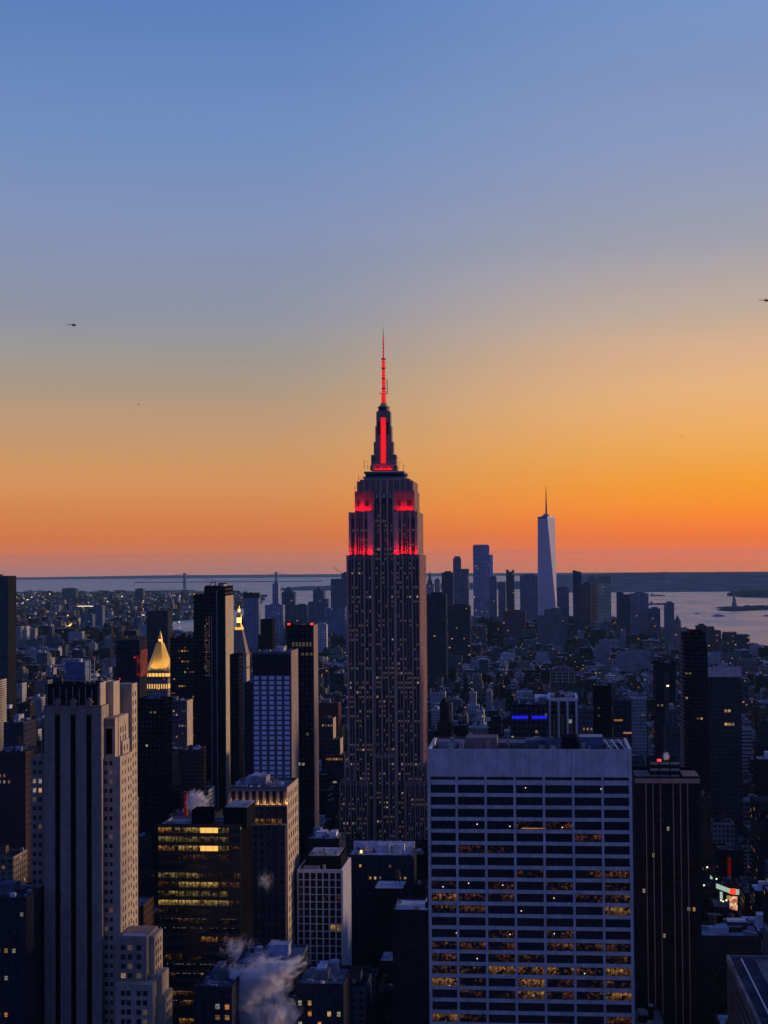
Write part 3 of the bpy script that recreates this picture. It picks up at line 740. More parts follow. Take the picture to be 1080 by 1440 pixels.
    for bay in bays:
        a, b, n, yy, za0, zb0 = bay[:6]; yr = bay[6] if len(bay) > 6 else Y
        xa, xb = ex(a, yr), ex(b, yr); cw = (xb - xa) / n
        j0 = int(za0 / fl) + 1
        for j in range(j0, int(zb0 / fl)):
            z = j * fl
            if z < zvis - 8: continue
            if j not in frow: frow[j] = rw.choice((.01, .01, .02, .03, .05, .09, .18, .3))
            for i in range(n):
                r = rw.random(); p = frow[j]
                if r < p * .34: mt = rw.choice(('lit_white', 'lit_white', 'lit_warm'))
                elif r < .20 + p * 1.4: mt = 'dim_glow'
                else: mt = 'glass'
                wins.append((xa + cw * (i + .5), yy, z + 1.1, cw * .50, 1.5, mt, 'front'))
    windows(root, wins)
    # observatory and mast
    k = MB().use('grey_metal')
    k.box(ex(511.5), ex(568.5), YC + 6, Y + D - 12, zd + 1.6, ez(671.5)); k.use('steel_blue')
    k.box(ex(510), ex(570), YC + 5, Y + D - 11, ez(671.5), ez(669)); k.use('dark_wall'); k.box(ex(513), ex(566.5), YC + 7, Y + D - 13, ez(669), ez(664.5))
    k.use('steel_blue').box(ex(511), ex(568), YC + 6, Y + D - 12, ez(664.5), ez(661.5))
    k.build('observatory', root)
    k = MB().use('lit_white')
    for i in range(15):
        q = 515 + i * 3.35; k.box(ex(q), ex(q + 1.2), YC + 5.9, YC + 6.01, ez(675), ez(672.4))
    k.use('dim_glow').box(ex(521), ex(560), YC + 5.85, YC + 6.02, ez(676.0), ez(675.2))
    k.build('window', root)
    ez = lambda p_: P(540, p_, cy).z
    mc = P(540, 600, cy).x; q = P(541, 600, cy).x - mc
    k = MB().use('brown_stone'); zz = [(661.5, 37), (654, 34.5), (652, 27), (640, 24.2), (623, 21.6), (610, 20), (595, 19.2), (583, 18.2), (578.5, 17.2)]
    for (y0, w0), (y1, w1) in zip(zz[:-1], zz[1:]):
        k.frustum(mc, cy, w0 * q, w0 * q, w1 * q, w1 * q, ez(y0), ez(y1) + .02)
    k.use('grey_stone')
    for sx in (-1, 1):
        for (y0, o0), (y1, o1) in zip([(653, 17.5), (640, 13.6), (622, 11.3), (600, 9.8)], [(640, 14.6), (622, 11.9), (600, 10.2), (580, 9.0)]):
            a, b = mc + sx * (o0 - 3.5) * q, mc + sx * o0 * q
            k.box(a, b, cy - 10 * q, cy + 10 * q, ez(y0), ez(y1))
    mast = k.build('mast', root); ABS[mast.name] = ABS[root.name]
    k = MB().use('glass')
    for sx in (-1, 1): k.box(mc + sx * 4.1 * q, mc + sx * 7.8 * q, cy - 10.4 * q, cy - 9.6 * q, ez(612), ez(594))
    k.build('mast_window', mast)
    k = MB().use('red_panel'); yf = cy - 12.5 * q
    hh = (ez(588) - ez(652.5)) / 16
    for i in range(16):
        yfi = cy - (14.0 - i * .30) * q - .3
        k.box(mc - 3.4 * q, mc + 3.4 * q, yfi, cy, ez(652.5) + i * hh + .16, ez(652.5) + (i + 1) * hh)
    k.build('red_light_strip', mast)
    k = MB().use('dark_metal')
    k.cyl(mc, cy, 7.6 * q, 8.2 * q, ez(578.6), ez(573.5), 16); k.cyl(mc, cy, 8.6 * q, 8.6 * q, ez(573.5), ez(572), 16); k.use('gold_leaf').cyl(mc, cy, 6.5 * q, 4.2 * q, ez(572), ez(567), 16)
    k.build('mast_cap', mast)
    # antenna
    k = MB().use('red_led')
    k.cyl(mc, cy, 3.3 * q, 3.0 * q, ez(567), ez(553), 10); k.cyl(mc, cy, 2.4 * q, 2.1 * q, ez(553), ez(505), 10)
    k.use('red_mid'); k.cyl(mc, cy, 1.1 * q, .8 * q, ez(505), ez(472), 8); k.use('dark_metal').cyl(mc, cy, .6 * q, .1 * q, ez(472), ez(459), 6)
    k.use('dark_metal')
    for i in range(9): yy = 554 + i * 1.6; k.cyl(mc, cy, 3.7 * q, 3.7 * q, ez(yy), ez(yy) + .28, 10)
    for i in range(17): yy = 506 + i * 2.8; k.cyl(mc, cy, (3.2 if i % 4 == 0 else 2.7) * q, 2.7 * q, ez(yy), ez(yy) + (.5 if i % 5 else 1.3), 10)
    k.box(mc - 5.5 * q, mc + 5.5 * q, cy - .6, cy + .6, ez(553.6), ez(552.8)); k.box(mc + 4.4 * q, mc + 5.4 * q, cy - .4, cy + .4, ez(553), ez(534))
    for i in range(5): k.cyl(mc, cy, 1.5 * q, 1.5 * q, ez(480 + i * 5), ez(480 + i * 5) + .35, 8)
    k.build('antenna', root)
    k = MB().use('dark_metal')
    for a, y0, y1 in ((514, 661, 648), (524, 654, 645), (560, 656, 644), (569, 664, 655), (557, 650, 643), (528.5, 650, 645.5), (584, 718, 706), (590.5, 782, 772), (587, 722, 716), (500.5, 690, 684), (579, 690, 683), (573, 676, 669), (506, 676, 670), (563, 661, 650), (519, 661, 655)):
        k.bar((ex(a, cy - 16), cy - 16, ez(y0)), (ex(a, cy - 16), cy - 16, ez(y1)), .22, 4); k.bar((ex(a) - 1.0, cy - 16, ez(y1) - 1.4), (ex(a) + 1.0, cy - 16, ez(y1) - 1.4), .12, 4)
    for i in range(12): a = 522 + i * 3.1; k.box(ex(a), ex(a) + 1.2, cy - 20 + (i % 3), cy - 18.4 + (i % 3), ez(661.5), ez(661.5) + 1 + (i % 4) * .6)
    k.build('aerial', root)
    q0 = q; zmast = ez(661.2)
    # red floodlights on the setbacks (they stand on the ledges and shine up the walls)
    def flood(x, y, z, w, power, tilt=15, h=.5, spread=125):
        l = bpy.data.lights.new('floodlight', 'AREA'); l.shape = 'RECTANGLE'; l.size = w; l.size_y = h; l.energy = power; l.color = (1, .0, .004); l.spread = Rad(spread)
        o = bpy.data.objects.new('floodlight', l); COL.objects.link(o); o.parent = root
        r = ABS[root.name]; o.location = (x - r[0], y - r[1], z - r[2])
        d = Vector((0, math.sin(Rad(tilt)), math.cos(Rad(tilt)))); o.rotation_euler = (-d).to_track_quat('Z', 'Y').to_euler()
    for s, e in ((491, 525), (555, 588.3)):
        for q in range(3): flood(ex(s + (e - s) * (q + .5) / 3), Y + 1.0, za + .35, 4.6, 850)
    for s, e, w in ((500, 507, 1), (507, 514, 1), (515, 522, .6), (557, 564, .5), (564, 573, .9), (573, 582, 1)):
        flood(ex((s + e) / 2), YU + 1.2, zb + .35, 3.2, 800 * w)
    flood(mc, cy - 19 * q0, zmast, 14, 2200, 26)
    foot(ex(470), ex(606), Y - 10, Y + D)
    VIEW.append((474, 606, 1186, Y)); SCREEN.append((488, 600, 720, Y)); MARK.append((540, 1000, 'red-crowned tower'))
great_tower()

# ================================================================== wide white office slab in the foreground
def slab():
    Y, dep = 604.0, 38.0
    fx = lambda p: P(p, 1055, Y).x
    x0, x1 = fx(601), fx(888); zt = P(744, 1055, Y).z; z0 = gz(0, Y) - .3
    root = thing('office_slab', 'wide white office slab in the right foreground with black window bands and a blank top', 'office tower', ((x0 + x1) / 2, Y + dep / 2, z0 + .3))
    zz = lambda py: P(744, py, Y).z
    k = MB().use('dark_wall'); k.box(x0 + .5, x1 - .5, Y + 1.0, Y + dep - .5, z0, zt - 1.5, top=('roof_felt', (.09, .09, .10)))
    k.build('core', root)
    k = MB().use('travertine')
    ztop, zb1 = zt, zz(1092.6)
    k.box(x0, x1, Y, Y + .9, zb1, ztop)                               # blank top band
    k.box(x0, x0 + .9, Y + .9, Y + dep, z0, ztop + .02); k.box(x1 - .9, x1, Y + .9, Y + dep, z0, ztop + .02); k.box(x0 + .9, x1 - .9, Y + dep - .9, Y + dep, z0, ztop)
    k.build('wall', root)
    # seven bays: vertical ribs and floor bands
    nb = 7; bw = (x1 - x0) / nb; ribw = .85
    k = MB().use('travertine')
    for i in range(nb + 1):
        c = min(max(x0 + i * bw, x0 + ribw * .6), x1 - ribw * .6); w = ribw if 0 < i < nb else ribw * 1.25
        k.box(c - w / 2, c + w / 2, Y - .42, Y + .95, z0, zb1 - .002)
        k.box(c - w / 2 + .12, c + w / 2 - .12, Y - .10, Y - .001, zb1 + .002, ztop - .02)
    k.build('pier', root)
    fl = (zz(1104.6) - zz(1274.6)) / 10.0
    k = MB().use('travertine'); rows = []
    z = zz(1097.2); k.box(x0, x1, Y - .10, Y + .93, z - 1.72, z); z -= 1.72
    j = 0
    while z > 14:
        wh = fl * .70; rows.append((z - wh, wh, j)); k.box(x0, x1, Y - .10 - .001 * (j % 2), Y + .93, z - fl, z - wh); z -= fl; j += 1
    k.build('floor_band', root)
    k = MB().use('glass'); k.box(x0 + .9, x1 - .9, Y + .30, Y + .40, zz(1097.2), zb1); k.build('louvre', root)
    # windows; the photograph tells which ones are lit
    LIT = {3: '000f400', 4: '00000f0', 5: '0fy0000'.replace('y', 'f'), 7: '000f0ff', 8: 'f0f0f0f', 9: 'wff00ff', 10: 'ff0000w', 12: '00f0f00', 13: 'fff0fff',
           14: 'f0ff00f', 15: 'ffwwwfw', 16: 'wf0wfff', 17: '0ffwffw', 19: 'wf0000f', 20: 'f0ww0ff', 22: 'wff0wfw', 23: '0fw0ffw', 25: 'ffww0f0'}
    wins = []
    for zb, wh, j in rows:
        s = LIT.get(j, '0000000' if j < 19 else '0f0f00f')
        for i in range(nb):
            ch = s[i]; mt = 'office_warm' if ch == 'w' else 'office_faint' if ch in 'f4' else 'glass'
            wins.append((x0 + (i + .5) * bw, Y + .55, zb - .02, bw - ribw - .06, wh + .04, mt, 'front'))
    vis = [w for w in wins if w[2] > 85]; vis.sort(key=lambda w: w[2] < 93); hid = [w for w in wins if w[2] <= 85]
    windows(root, vis + hid)
    # small bright lamps near the glass
    k = MB().use('lit_lamp')
    for px, py in ((739, 1107.8), (845, 1109.6), (671, 1159), (717, 1162), (791, 1163.5), (707, 1244.8), (779, 1263), (659, 1187 + 55), (717, 1314), (642, 1312), (779.5, 1313), (671, 1348), (822, 1369), (632, 1386), (733, 1281), (623, 1247)):
        p = P(px, py, Y + .4); k.box(p.x - .16, p.x + .16, Y + .33, Y + .46, p.z - .13, p.z + .13)
    k.use('lit_amber'); a, b = P(733, 1165, Y), P(783, 1164, Y); k.box(a.x, b.x - 3.9, Y + .35, Y + .45, a.z - .16, a.z + .16)
    k.build('ceiling_lamp', root)
    # roof: high edge all round, plant rooms, cooling towers, window-cleaning rig
    k = MB().use('travertine'); k.box(x0 - .003, x0 + 1.1, Y - .002, Y + dep, zt - .01, zt + .5); k.box(x1 - 1.1, x1 + .003, Y - .002, Y + dep, zt - .01, zt + .5)
    k.box(x0 + 1.1, x1 - 1.1, Y - .002, Y + .5, zt - .01, zt + .35)
    k.use('dark_metal').box(x0 + 1.1, x1 - 1.1, Y + dep - .6, Y + dep + .002, zt - 1.0, zt + .6); k.build('parapet', root)
    rz = zt - 1.5
    k = MB().use('concrete'); f2 = lambda p, yy: P(p, 1050, yy).x
    k.use('brown_stone').box(f2(655, 622), f2(699, 622), 622, 634, rz, rz + 4.0); k.use('roof_felt', (.14, .15, .18)).box(f2(738, 621), f2(789, 621), 621, 632, rz + .002, rz + 3.2)
    k.use('dark_wall').box(f2(790, 620), f2(812, 620), 620, 633, rz + .004, rz + 4.4)
    k.use('steel_blue').box(f2(815, 624), f2(848, 624), 624, 634, rz + .006, rz + 4.2); k.use('grey_metal').box(f2(617, 625), f2(642, 625), 623, 631, rz + .003, rz + 1.4)
    k.build('plant_room', root)
    k = MB().use('grey_metal')
    for i in range(26):
        x, y = rnd.uniform(x0 + 3, x1 - 6), rnd.uniform(Y + 3, Y + dep - 4); s = rnd.uniform(.5, 1.5); k.box(x, x + s * 1.5, y, y + s, rz + .01 + .001 * i, rz + rnd.uniform(1.5, 3.4))
    for i in range(7): x = f2(618 + i * 4, 625); k.cyl(x, 626, .9, .8, rz + 1.4, rz + 2.3, 10)
    for i in range(6): x, y = rnd.uniform(x0 + 4, x1 - 6), rnd.uniform(Y + 4, Y + dep - 4); k.bar((x, y, rz), (x, y, rz + rnd.uniform(3, 5.5)), .09, 4)
    k.build('roof_machinery', root)
    k = MB().use('white_paint')
    for i in range(3): x = x1 - 3.5 - i * 2.6; k.bar((x + 2.0, Y + 2, rz + 1.0), (x, Y + 30, rz + 2.2), .28, 4)
    k.build('cleaning_rail', root)
    k = MB().use('travertine'); k.cyl(x0 - 2.4, Y + 40, 2.4, .2, zz(1172), zz(1167), 10)
    foot(x0, x1, Y, Y + dep); VIEW.append((596, 900, 1441, Y)); SCREEN.append((601, 888, 1055, Y)); MARK.append((745, 1050, 'white office slab'))
slab()

# ================================================================== stone tower with dark stripes, left foreground
def striped():
    Y = 660.0; z0 = gz(-180, Y) - .3
    X = lambda p, yy=Y: P(p, 1100, yy).x
    Z = lambda p, yy=Y, c=110: P(c, p, yy).z
    root = thing('striped_stone_tower', 'setback stone tower at the left with three black vertical stripes and a lit right flank', 'tower', (X(105), Y + 13, z0 + .3))
    k = MB().use('grey_stone')
    back = 25.0
    k.box(X(62), X(143), Y, Y + back, z0, Z(993))                                   # main shaft
    k.box(X(39), X(62), Y + 5, Y + back - 1, z0, Z(1066)); k.box(X(54), X(62), Y + 4.5, Y + back - 2, Z(1066), Z(1012))
    k.build('wall', root)
    k = MB().use('pale_stone')  # wings paler and warmer than the shaft: western light put into the stone
    k.box(X(143), X(165.5), Y + 4, Y + back - .5, z0, Z(1066)); k.box(X(143), X(158), Y + 4.5, Y + back - 1.2, Z(1066), Z(1011))
    yb = Y + 17; k.box(X(158, yb), X(174, yb), yb - 8, yb + 8, Z(1066, yb), Z(1005, yb)); k.box(X(165.5, yb), X(177, yb), yb - 5, yb + 6, z0, Z(1040, yb))
    yb = Y + 30; k.box(X(166, yb), X(186, yb), yb, yb + 9, z0, Z(962, yb)); k.box(X(176, yb), X(187.5, yb), yb - 2, yb + 7, z0, Z(966, yb))
    k.build('wing', root)
    k = MB().use('dark_wall'); k.box(X(64, Y + 3), X(141, Y + 3), Y + 3, Y + back - 3, Z(993), Z(964))
    k.build('crown', root)
    k = MB().use('pale_stone'); k.box(X(139.6, Y + 2.8), X(141.6, Y + 2.8), Y + 2.8, Y + back - 3, Z(993), Z(961)); k.box(X(141.6, Y + 4), X(160, Y + 12), Y + 12, Y + back - 3, Z(1011), Z(962))  # crown's lit right face put in as paler stone
    for i in range(9): q = 66 + i * 9; k.box(X(q, Y + 2.8), X(q + .8, Y + 2.8), Y + 2.75, Y + 3.0, Z(993), Z(966 + (i % 2) * 4))
    k.use('limestone'); k.box(X(62) - .1, X(143) + .1, Y - .25, Y + 3, Z(994), Z(992.5))
    for c in (81, 103, 125.3):
        k.box(X(c - 3.2), X(c + 3.2), Y - .5, Y + .02, Z(1005), Z(988)); k.frustum(X(c), Y + .2, 3.4, 1.2, .8, .6, Z(988), Z(982))
    k.box(X(55), X(61.5), Y + 4.2, Y + 4.52, Z(1025), Z(1014)); k.box(X(144), X(157), Y + 4.2, Y + 4.52, Z(1022), Z(1013))
    k.build('ornament', root)
    for c in (81, 103, 125.3):
        k = MB().use('void'); k.box(X(c - 3.5), X(c + 3.5), Y - .06, Y + .01, z0, Z(1005)); k.use('black_wall')
        z = Z(1006)
        while z > 20: k.box(X(c - 2.6), X(c + 2.6), Y - .12, Y - .05, z - 2.3, z - .5); z -= 3.7
        k.build('window_stripe', root)
    k = MB().use('void')
    k.box(X(55.4), X(61.2), Y + 4.42, Y + 4.5, Z(1062), Z(1026))
    k.build('window_stripe', root); k = MB().use('void'); k.box(X(145), X(154), Y + 4.42, Y + 4.5, Z(1062), Z(1026)); k.build('window_stripe', root)
    rw = random.Random(5); wins = []; fl = 3.72
    def grid(cols, y, ztop, zbot, lit, w=1.35, h=2.0):
        z = ztop
        while z > zbot:
            hot = rw.random() < lit
            for c in cols:
                m_ = rw.choice(('lit_warm', 'lit_white', 'dim_glow', 'dim_glow')) if hot and rw.random() < .8 else ('dim_glow' if rw.random() < .10 else 'glass')
                wins.append((X(c, y), y, z - h, w, h, m_, 'front'))
            z -= fl
    grid((48.5, 56.5), Y + 5, Z(1072), Z(1440), .14, 1.25, 1.7); grid((149, 156), Y + 4, Z(1072), Z(1440), .10, 1.2, 1.7)
    # lit right flank: slender window strips on the side walls
    side = MB().use('glass')
    xs = X(165.5); z = Z(1072)
    while z > Z(1440):
        for yy in (Y + 8, Y + 12, Y + 17.5, Y + 21.5): wins.append((xs, yy, z - 2.3, 1.1, 1.9, 'lit_warm' if rw.random() < .02 else 'glass', 'right'))
        z -= fl
    yb = Y + 17; z = Z(1020, yb)
    while z > Z(1064, yb):
        for yy in (yb - 5, yb - 1, yb + 3): wins.append((X(174, yb), yy, z - 2.6, 1.1, 2.6, 'glass', 'right'))
        z -= 3.7
    z = Z(1046, yb)
    while z > Z(1330, yb):
        for yy in (yb - 2.6, yb + 2.2): wins.append((X(177, yb), yy, z - 2.3, 1.3, 2.1, 'glass', 'right'))
        z -= 3.7
    yb = Y + 30; z = Z(972, yb)
    while z > Z(1300, yb):
        for yy in (yb - .2, yb + 4.2): wins.append((X(187.5, yb), yy, z - 2.2, 1.2, 2.0, 'glass', 'right'))
        z -= 3.7
    # lower setback block at the bottom right
    k = MB().use('grey_stone'); yb = Y - 2
    k.box(X(166, yb), X(205, yb), yb, yb + 20, z0, Z(1316, yb)); k.use('pale_stone'); k.box(X(166, yb) + .1, X(219.5, yb + 9), yb + 5, yb + 19.4, z0, Z(1312, yb + 9))
    k.box(X(166, yb), X(213, yb - 5), yb - 5, yb + 16, z0, Z(1383, yb - 5)); k.box(X(206, yb), X(229, yb + 6), yb + 3, yb + 15, z0, Z(1366, yb + 6)); k.box(X(206, yb), X(235, yb + 6), yb + 1.8, yb + 14, z0, Z(1394, yb + 6))
    k.build('podium', root)
    grid((172.5, 182, 194.5), yb, Z(1328, yb), Z(1380, yb), .5, 1.9, 2.0); grid((172, 180, 194, 203), yb - 5, Z(1392, yb - 5), Z(1440, yb - 5), .15, 1.7, 2.0)
    z = Z(1320, yb + 9)
    while z > Z(1440):
        for yy in (yb + 8, yb + 12, yb + 16): wins.append((X(219.5, yb + 9), yy, z - 2.2, 1.4, 2.0, 'glass', 'right'))
        for yy in (yb + 4.5, yb + 8, yb + 11.5): wins.append((X(235, yb + 6), yy, z - 22.2, 1.4, 2.0, 'glass', 'right'))
        z -= 3.7
    wins.sort(key=lambda w: w[6] == 'right'); windows(root, wins)
    # roof deck, steel frames and plant on top
    k = MB().use('grey_metal'); zt = Z(964)
    a, b = X(88, Y + 8), X(121, Y + 8)
    for q in (a, (a + b) / 2, b): k.bar((q, Y + 8, zt), (q, Y + 8, Z(950, Y + 8)), .16, 4); k.bar((q, Y + 18, zt), (q, Y + 18, Z(950, Y + 8)), .16, 4)
    for zz_ in (Z(950, Y + 8), Z(957, Y + 8)): k.bar((a, Y + 8, zz_), (b, Y + 8, zz_), .16, 4); k.bar((b, Y + 8, zz_), (b + 2, Y + 19, zz_), .16, 4)
    a, b = X(120, Y + 10), X(133, Y + 10)
    for q in (a, (a + b) / 2, b): k.bar((q, Y + 10, zt), (q, Y + 10, Z(927, Y + 10)), .28, 4)
    k.bar((a, Y + 10, Z(927, Y + 10)), (b, Y + 10, Z(927, Y + 10)), .28, 4); k.bar((a, Y + 10, Z(938, Y + 10)), (b, Y + 10, Z(938, Y + 10)), .2, 4)
    k.build('roof_frame', root)
    k = MB().use('steel_blue'); k.box(X(92, Y + 11), X(120, Y + 11), Y + 11, Y + 20, Z(958, Y + 11), Z(931, Y + 11)); k.use('grey_metal')
    for i in range(4): q = 90 + i * 7; k.cyl(X(q, Y + 11), Y + 12, 1.3, 1.3, Z(931, Y + 11), Z(926.5, Y + 11), 10)
    k.build('water_tank', root)
    k = MB().use('roof_felt', (.5, .52, .58)); yb = Y - 2; k.box(X(170, yb), X(204, yb), yb + 1.2, yb + 4.9, Z(1316, yb), Z(1316, yb) + .08); k.build('roof', root)
    foot(X(36), X(238), Y - 8, Y + 42); VIEW.append((36, 238, 1441, Y - 8)); SCREEN.append((62, 186, 995, Y)); MARK.append((110, 1100, 'black-striped stone tower'))
striped()

# ================================================================== other towers one can tell apart
NAVY = (.022, .026, .040); BLACK = (.007, .0075, .011)

def white_grid():
    Y, dep = 850.0, 36.0
    T = tower('office_block', 'pale gridded office block with black windows and a dark roof plant, bottom centre', 'pale gridded block', 418, 481, 1226, Y, dep, (.10, .10, .12), 4, 3.7, 0, 0, 0, 1385, cat='office block', top=False)
    r = T['root']; x0, x1, zt, z0 = T['x0'], T['x1'], T['zt'], T['z0']; k = MB().use('white_paint'); n = 7; bw = (x1 - x0) / n
    for i in range(n + 1): c = min(max(x0 + i * bw, x0 + .3), x1 - .3); k.box(c - .36, c + .36, Y - .4, Y + .02, z0, zt + .3)
    fl = 3.75; z = zt - .3
    while z > 10: k.box(x0, x1, Y - .28, Y + .01, z - .22, z + .2); z -= fl
    k.build('grid_frame', r)
    k = MB().use('white_paint'); k.box(x1 - .03, x1 + .35, Y - .39, Y + dep, z0, zt + .9)
    for i in range(14): k.box(x1 + .33, x1 + .6, Y + i * 2.6, Y + i * 2.6 + .8, z0, zt + .8)
    k.build('side_wall', r)
    wins = []; z = zt - .3 - fl; rw = random.Random(4); row = 0
    while z > 12:
        for i in range(n):
            mt = 'glass'
            if (row, i) in ((7, 5), (7, 6)): mt = 'office_yellow'
            elif (row, i) in ((13, 1), (3, 4), (8, 2), (3, 6)): mt = 'office_faint'
            wins.append((x0 + (i + .5) * bw, Y + .0, z + .21, bw - .7, fl - .45, mt, 'front'))
        z -= fl; row += 1
    vis = [w for w in wins if w[2] > P(450, 1395, Y).z]; windows(r, vis + [w for w in wins if w not in vis])
    k = MB().use('white_paint'); parapet(k, x0, x1, Y, Y + dep, zt, 1.2, .7); k.build('parapet', r)
    k = MB().use('dark_wall'); k.box(x0 + 3, x1 - 1.5, Y + 8, Y + dep - 2, zt + .002, P(450, 1204, Y + 8).z); k.build('plant_room', r)
    k = MB().use('roof_felt', (.4, .42, .46)); zp = P(450, 1204, Y + 8).z; k.box(x0 + 4.5, x1 - 3, Y + 9, Y + dep - 3, zp + .01, zp + .25)
    k.use('grey_metal')
    for i in range(9): x = rnd.uniform(x0 + 4, x1 - 5); k.box(x, x + 1.6, Y + 10 + i, Y + 11 + i, zp + .26, zp + rnd.uniform(1, 2.4))
    k.build('roof_machinery', r)
    k = MB().use('grey_metal'); k.box(x0 + 3, x0 + 11, Y + 1.6, Y + 7, zt + .003, zt + 2.0); k.box(x0 + 13, x0 + 14.2, Y + 2, Y + 4, zt + .002, zt + 3); k.build('roof_hut', r)
white_grid()

def lit_curtain():
    Y, dep = 760.0, 30.0
    T = tower('glass_office', 'dark glass office block with yellow lit floors, left of the lit-column building', 'yellow-lit glass block', 222, 338, 1166, Y, dep, BLACK, 4, 4, 0, 0, 0, 1390, cat='office block', top=False)
    r = T['root']; x0, x1, zt, z0 = T['x0'], T['x1'], T['zt'], T['z0']; X = lambda p: P(p, 1200, Y).x; Z = lambda p: P(280, p, Y).z
    fl = (Z(1169) - Z(1271)) / 8; z = Z(1169) + fl * .45; k = MB().use('spandrel'); rows = []; j = 0
    while z > 12: rows.append((z, j)); k.box(x0 - .05, x1 + .05, Y - .12, Y + .02, z - .2, z + fl * .36); z -= fl; j += 1
    for i in range(13): q = x0 + (x1 - x0) * i / 12; k.box(q - .07, q + .07, Y - .22, Y - .01, z0, zt)
    k.build('floor_band', r)
    pat = ['dyBg', 'gggg', 'dyBg', '.fff', '....', 'ggff', 'fyyf', 'GGGG', 'yyyG', 'f...', '.f.f', '....', '..wf', '...f', 'ff..', '....', 'f.w.', '....', 'wf..', 'ff.f', '....', '.w..', 'f...']
    seg = [(222, 250), (250, 281.5), (281.5, 307), (307, 322)]; wins = []
    for z, j in rows:
        s = pat[j] if j < len(pat) else '....'
        for (a, b), ch in zip(seg, s):
            mt = {'d': 'office_warm', 'y': 'office_yellow', 'B': 'lit_gold', 'g': 'office_gold', 'G': 'office_gold', 'f': 'office_faint', 'w': 'office_warm', '.': 'glass'}[ch]
            wins.append(((X(a) + X(b)) / 2, Y, z - fl * .62, X(b) - X(a) - .25, fl * .6, mt, 'front'))
        wins.append(((X(322) + x1) / 2, Y, z - fl * .62, x1 - X(322) - .3, fl * .6, 'office_faint' if j in (2, 5, 6, 8, 12) else 'glass', 'front'))
    windows(r, wins)
    k = MB().use('lit_white')
    for j in (10, 11, 15, 16, 18, 19):
        if j < len(rows):
            z = rows[j][0] - .55
            for i in range(34):
                if rnd.random() < .7: q = x0 + 1 + (x1 - x0 - 3) * i / 34; k.box(q, q + .35, Y - .26, Y - .23, z, z + .28)
    k.build('ceiling_lamp', r)
    k = MB().use('grey_metal'); parapet(k, x0, x1, Y, Y + dep, zt, 1.0, .5); k.use('black_wall').box(X(262), X(288), Y + 12, Y + 24, zt + .002, zt + 7); k.box(X(313), X(346), Y + 3, Y + 26, zt + .003, zt + 9.5)
    k.use('roof_felt', (.3, .32, .36)).box(X(314), X(345.5), Y + 3.5, Y + 25, zt + 9.51, zt + 9.8); k.use('roof_felt', (.22, .24, .28)); k.box(x0 + 1, X(260), Y + 2, Y + 28, zt + .002, zt + .3); k.build('plant_room', r)
lit_curtain()

def columns():
    Y, dep = 830.0, 37.0
    T = tower('gallery_tower', 'dark stone tower whose top gallery of pale columns is lit amber', 'lit-column building', 322, 403, 1110, Y, dep, (.085, .075, .075), 3.6, 3.8, .34, .55, .0, 1290, cat='tower', n=3, rtint=(.2, .2, .22), setbacks=((345, 401, 1160, 5),), nlit=5)
    r = T['root']; x0, x1, zt, z0 = T['x0'], T['x1'], T['zt'], T['z0']; X = lambda p: P(p, 1130, Y).x; Z = lambda p: P(360, p, Y).z
    k = MB().use('dark_wall'); k.box(x0 - .1, x1, Y - .1, Y, Z(1131), Z(1111)); k.build('gallery', r)
    for i in range(9):
        q = X(322 + i * 9.6)
        k = MB().use('pale_stone'); k.box(q, q + 1.35, Y - 1.2, Y - .1, Z(1131), Z(1112)); k.build('column', r)
        k = MB().use('lit_amber'); k.box(q + 1.9, q + 2.6, Y - .9, Y - .3, Z(1131), Z(1130)); k.build('lamp', r)
        l = bpy.data.lights.new('lamp_light', 'POINT'); l.energy = 260; l.color = (1, .55, .18); l.shadow_soft_size = .3
        o = bpy.data.objects.new('lamp_light', l); COL.objects.link(o); o.parent = r; o.location = (q + 2.25 - ABS[r.name][0], Y - 1.5 - ABS[r.name][1], Z(1129) - ABS[r.name][2])
    k = MB().use('brown_stone'); k.box(x0 - .3, x1 + .2, Y - 1.6, Y + .02, Z(1133.5), Z(1131)); k.box(x0 - .3, x1 + .2, Y - 1.6, Y + .02, Z(1112), Z(1109)); k.build('cornice', r)
    k = MB().use('office_warm')
    for i in range(6): q = X(352 + i * 8); k.box(q, q + 2.2, Y - 5.12, Y - 5.0, Z(1157), Z(1149))
    k.build('window', r)
    k = MB().use('pale_stone'); k.box(x1 - .02, x1 + .4, Y - .3, Y + dep, z0, zt + 1.0); k.build('side_wall', r)  # pale sheet on the right flank, evening light put into its colour
    wins = []
    z = Z(1116)
    while z > 20:
        for yy in (Y + 5, Y + 12, Y + 19, Y + 26, Y + 32): wins.append((x1 + .4, yy, z - 3, 2.2, 3.0, 'glass', 'right'))
        z -= 5.2
    windows(r, wins)
    T2 = P(340, 1150, Y); VIEW.append((345, 420, 1290, Y - 5))
columns()

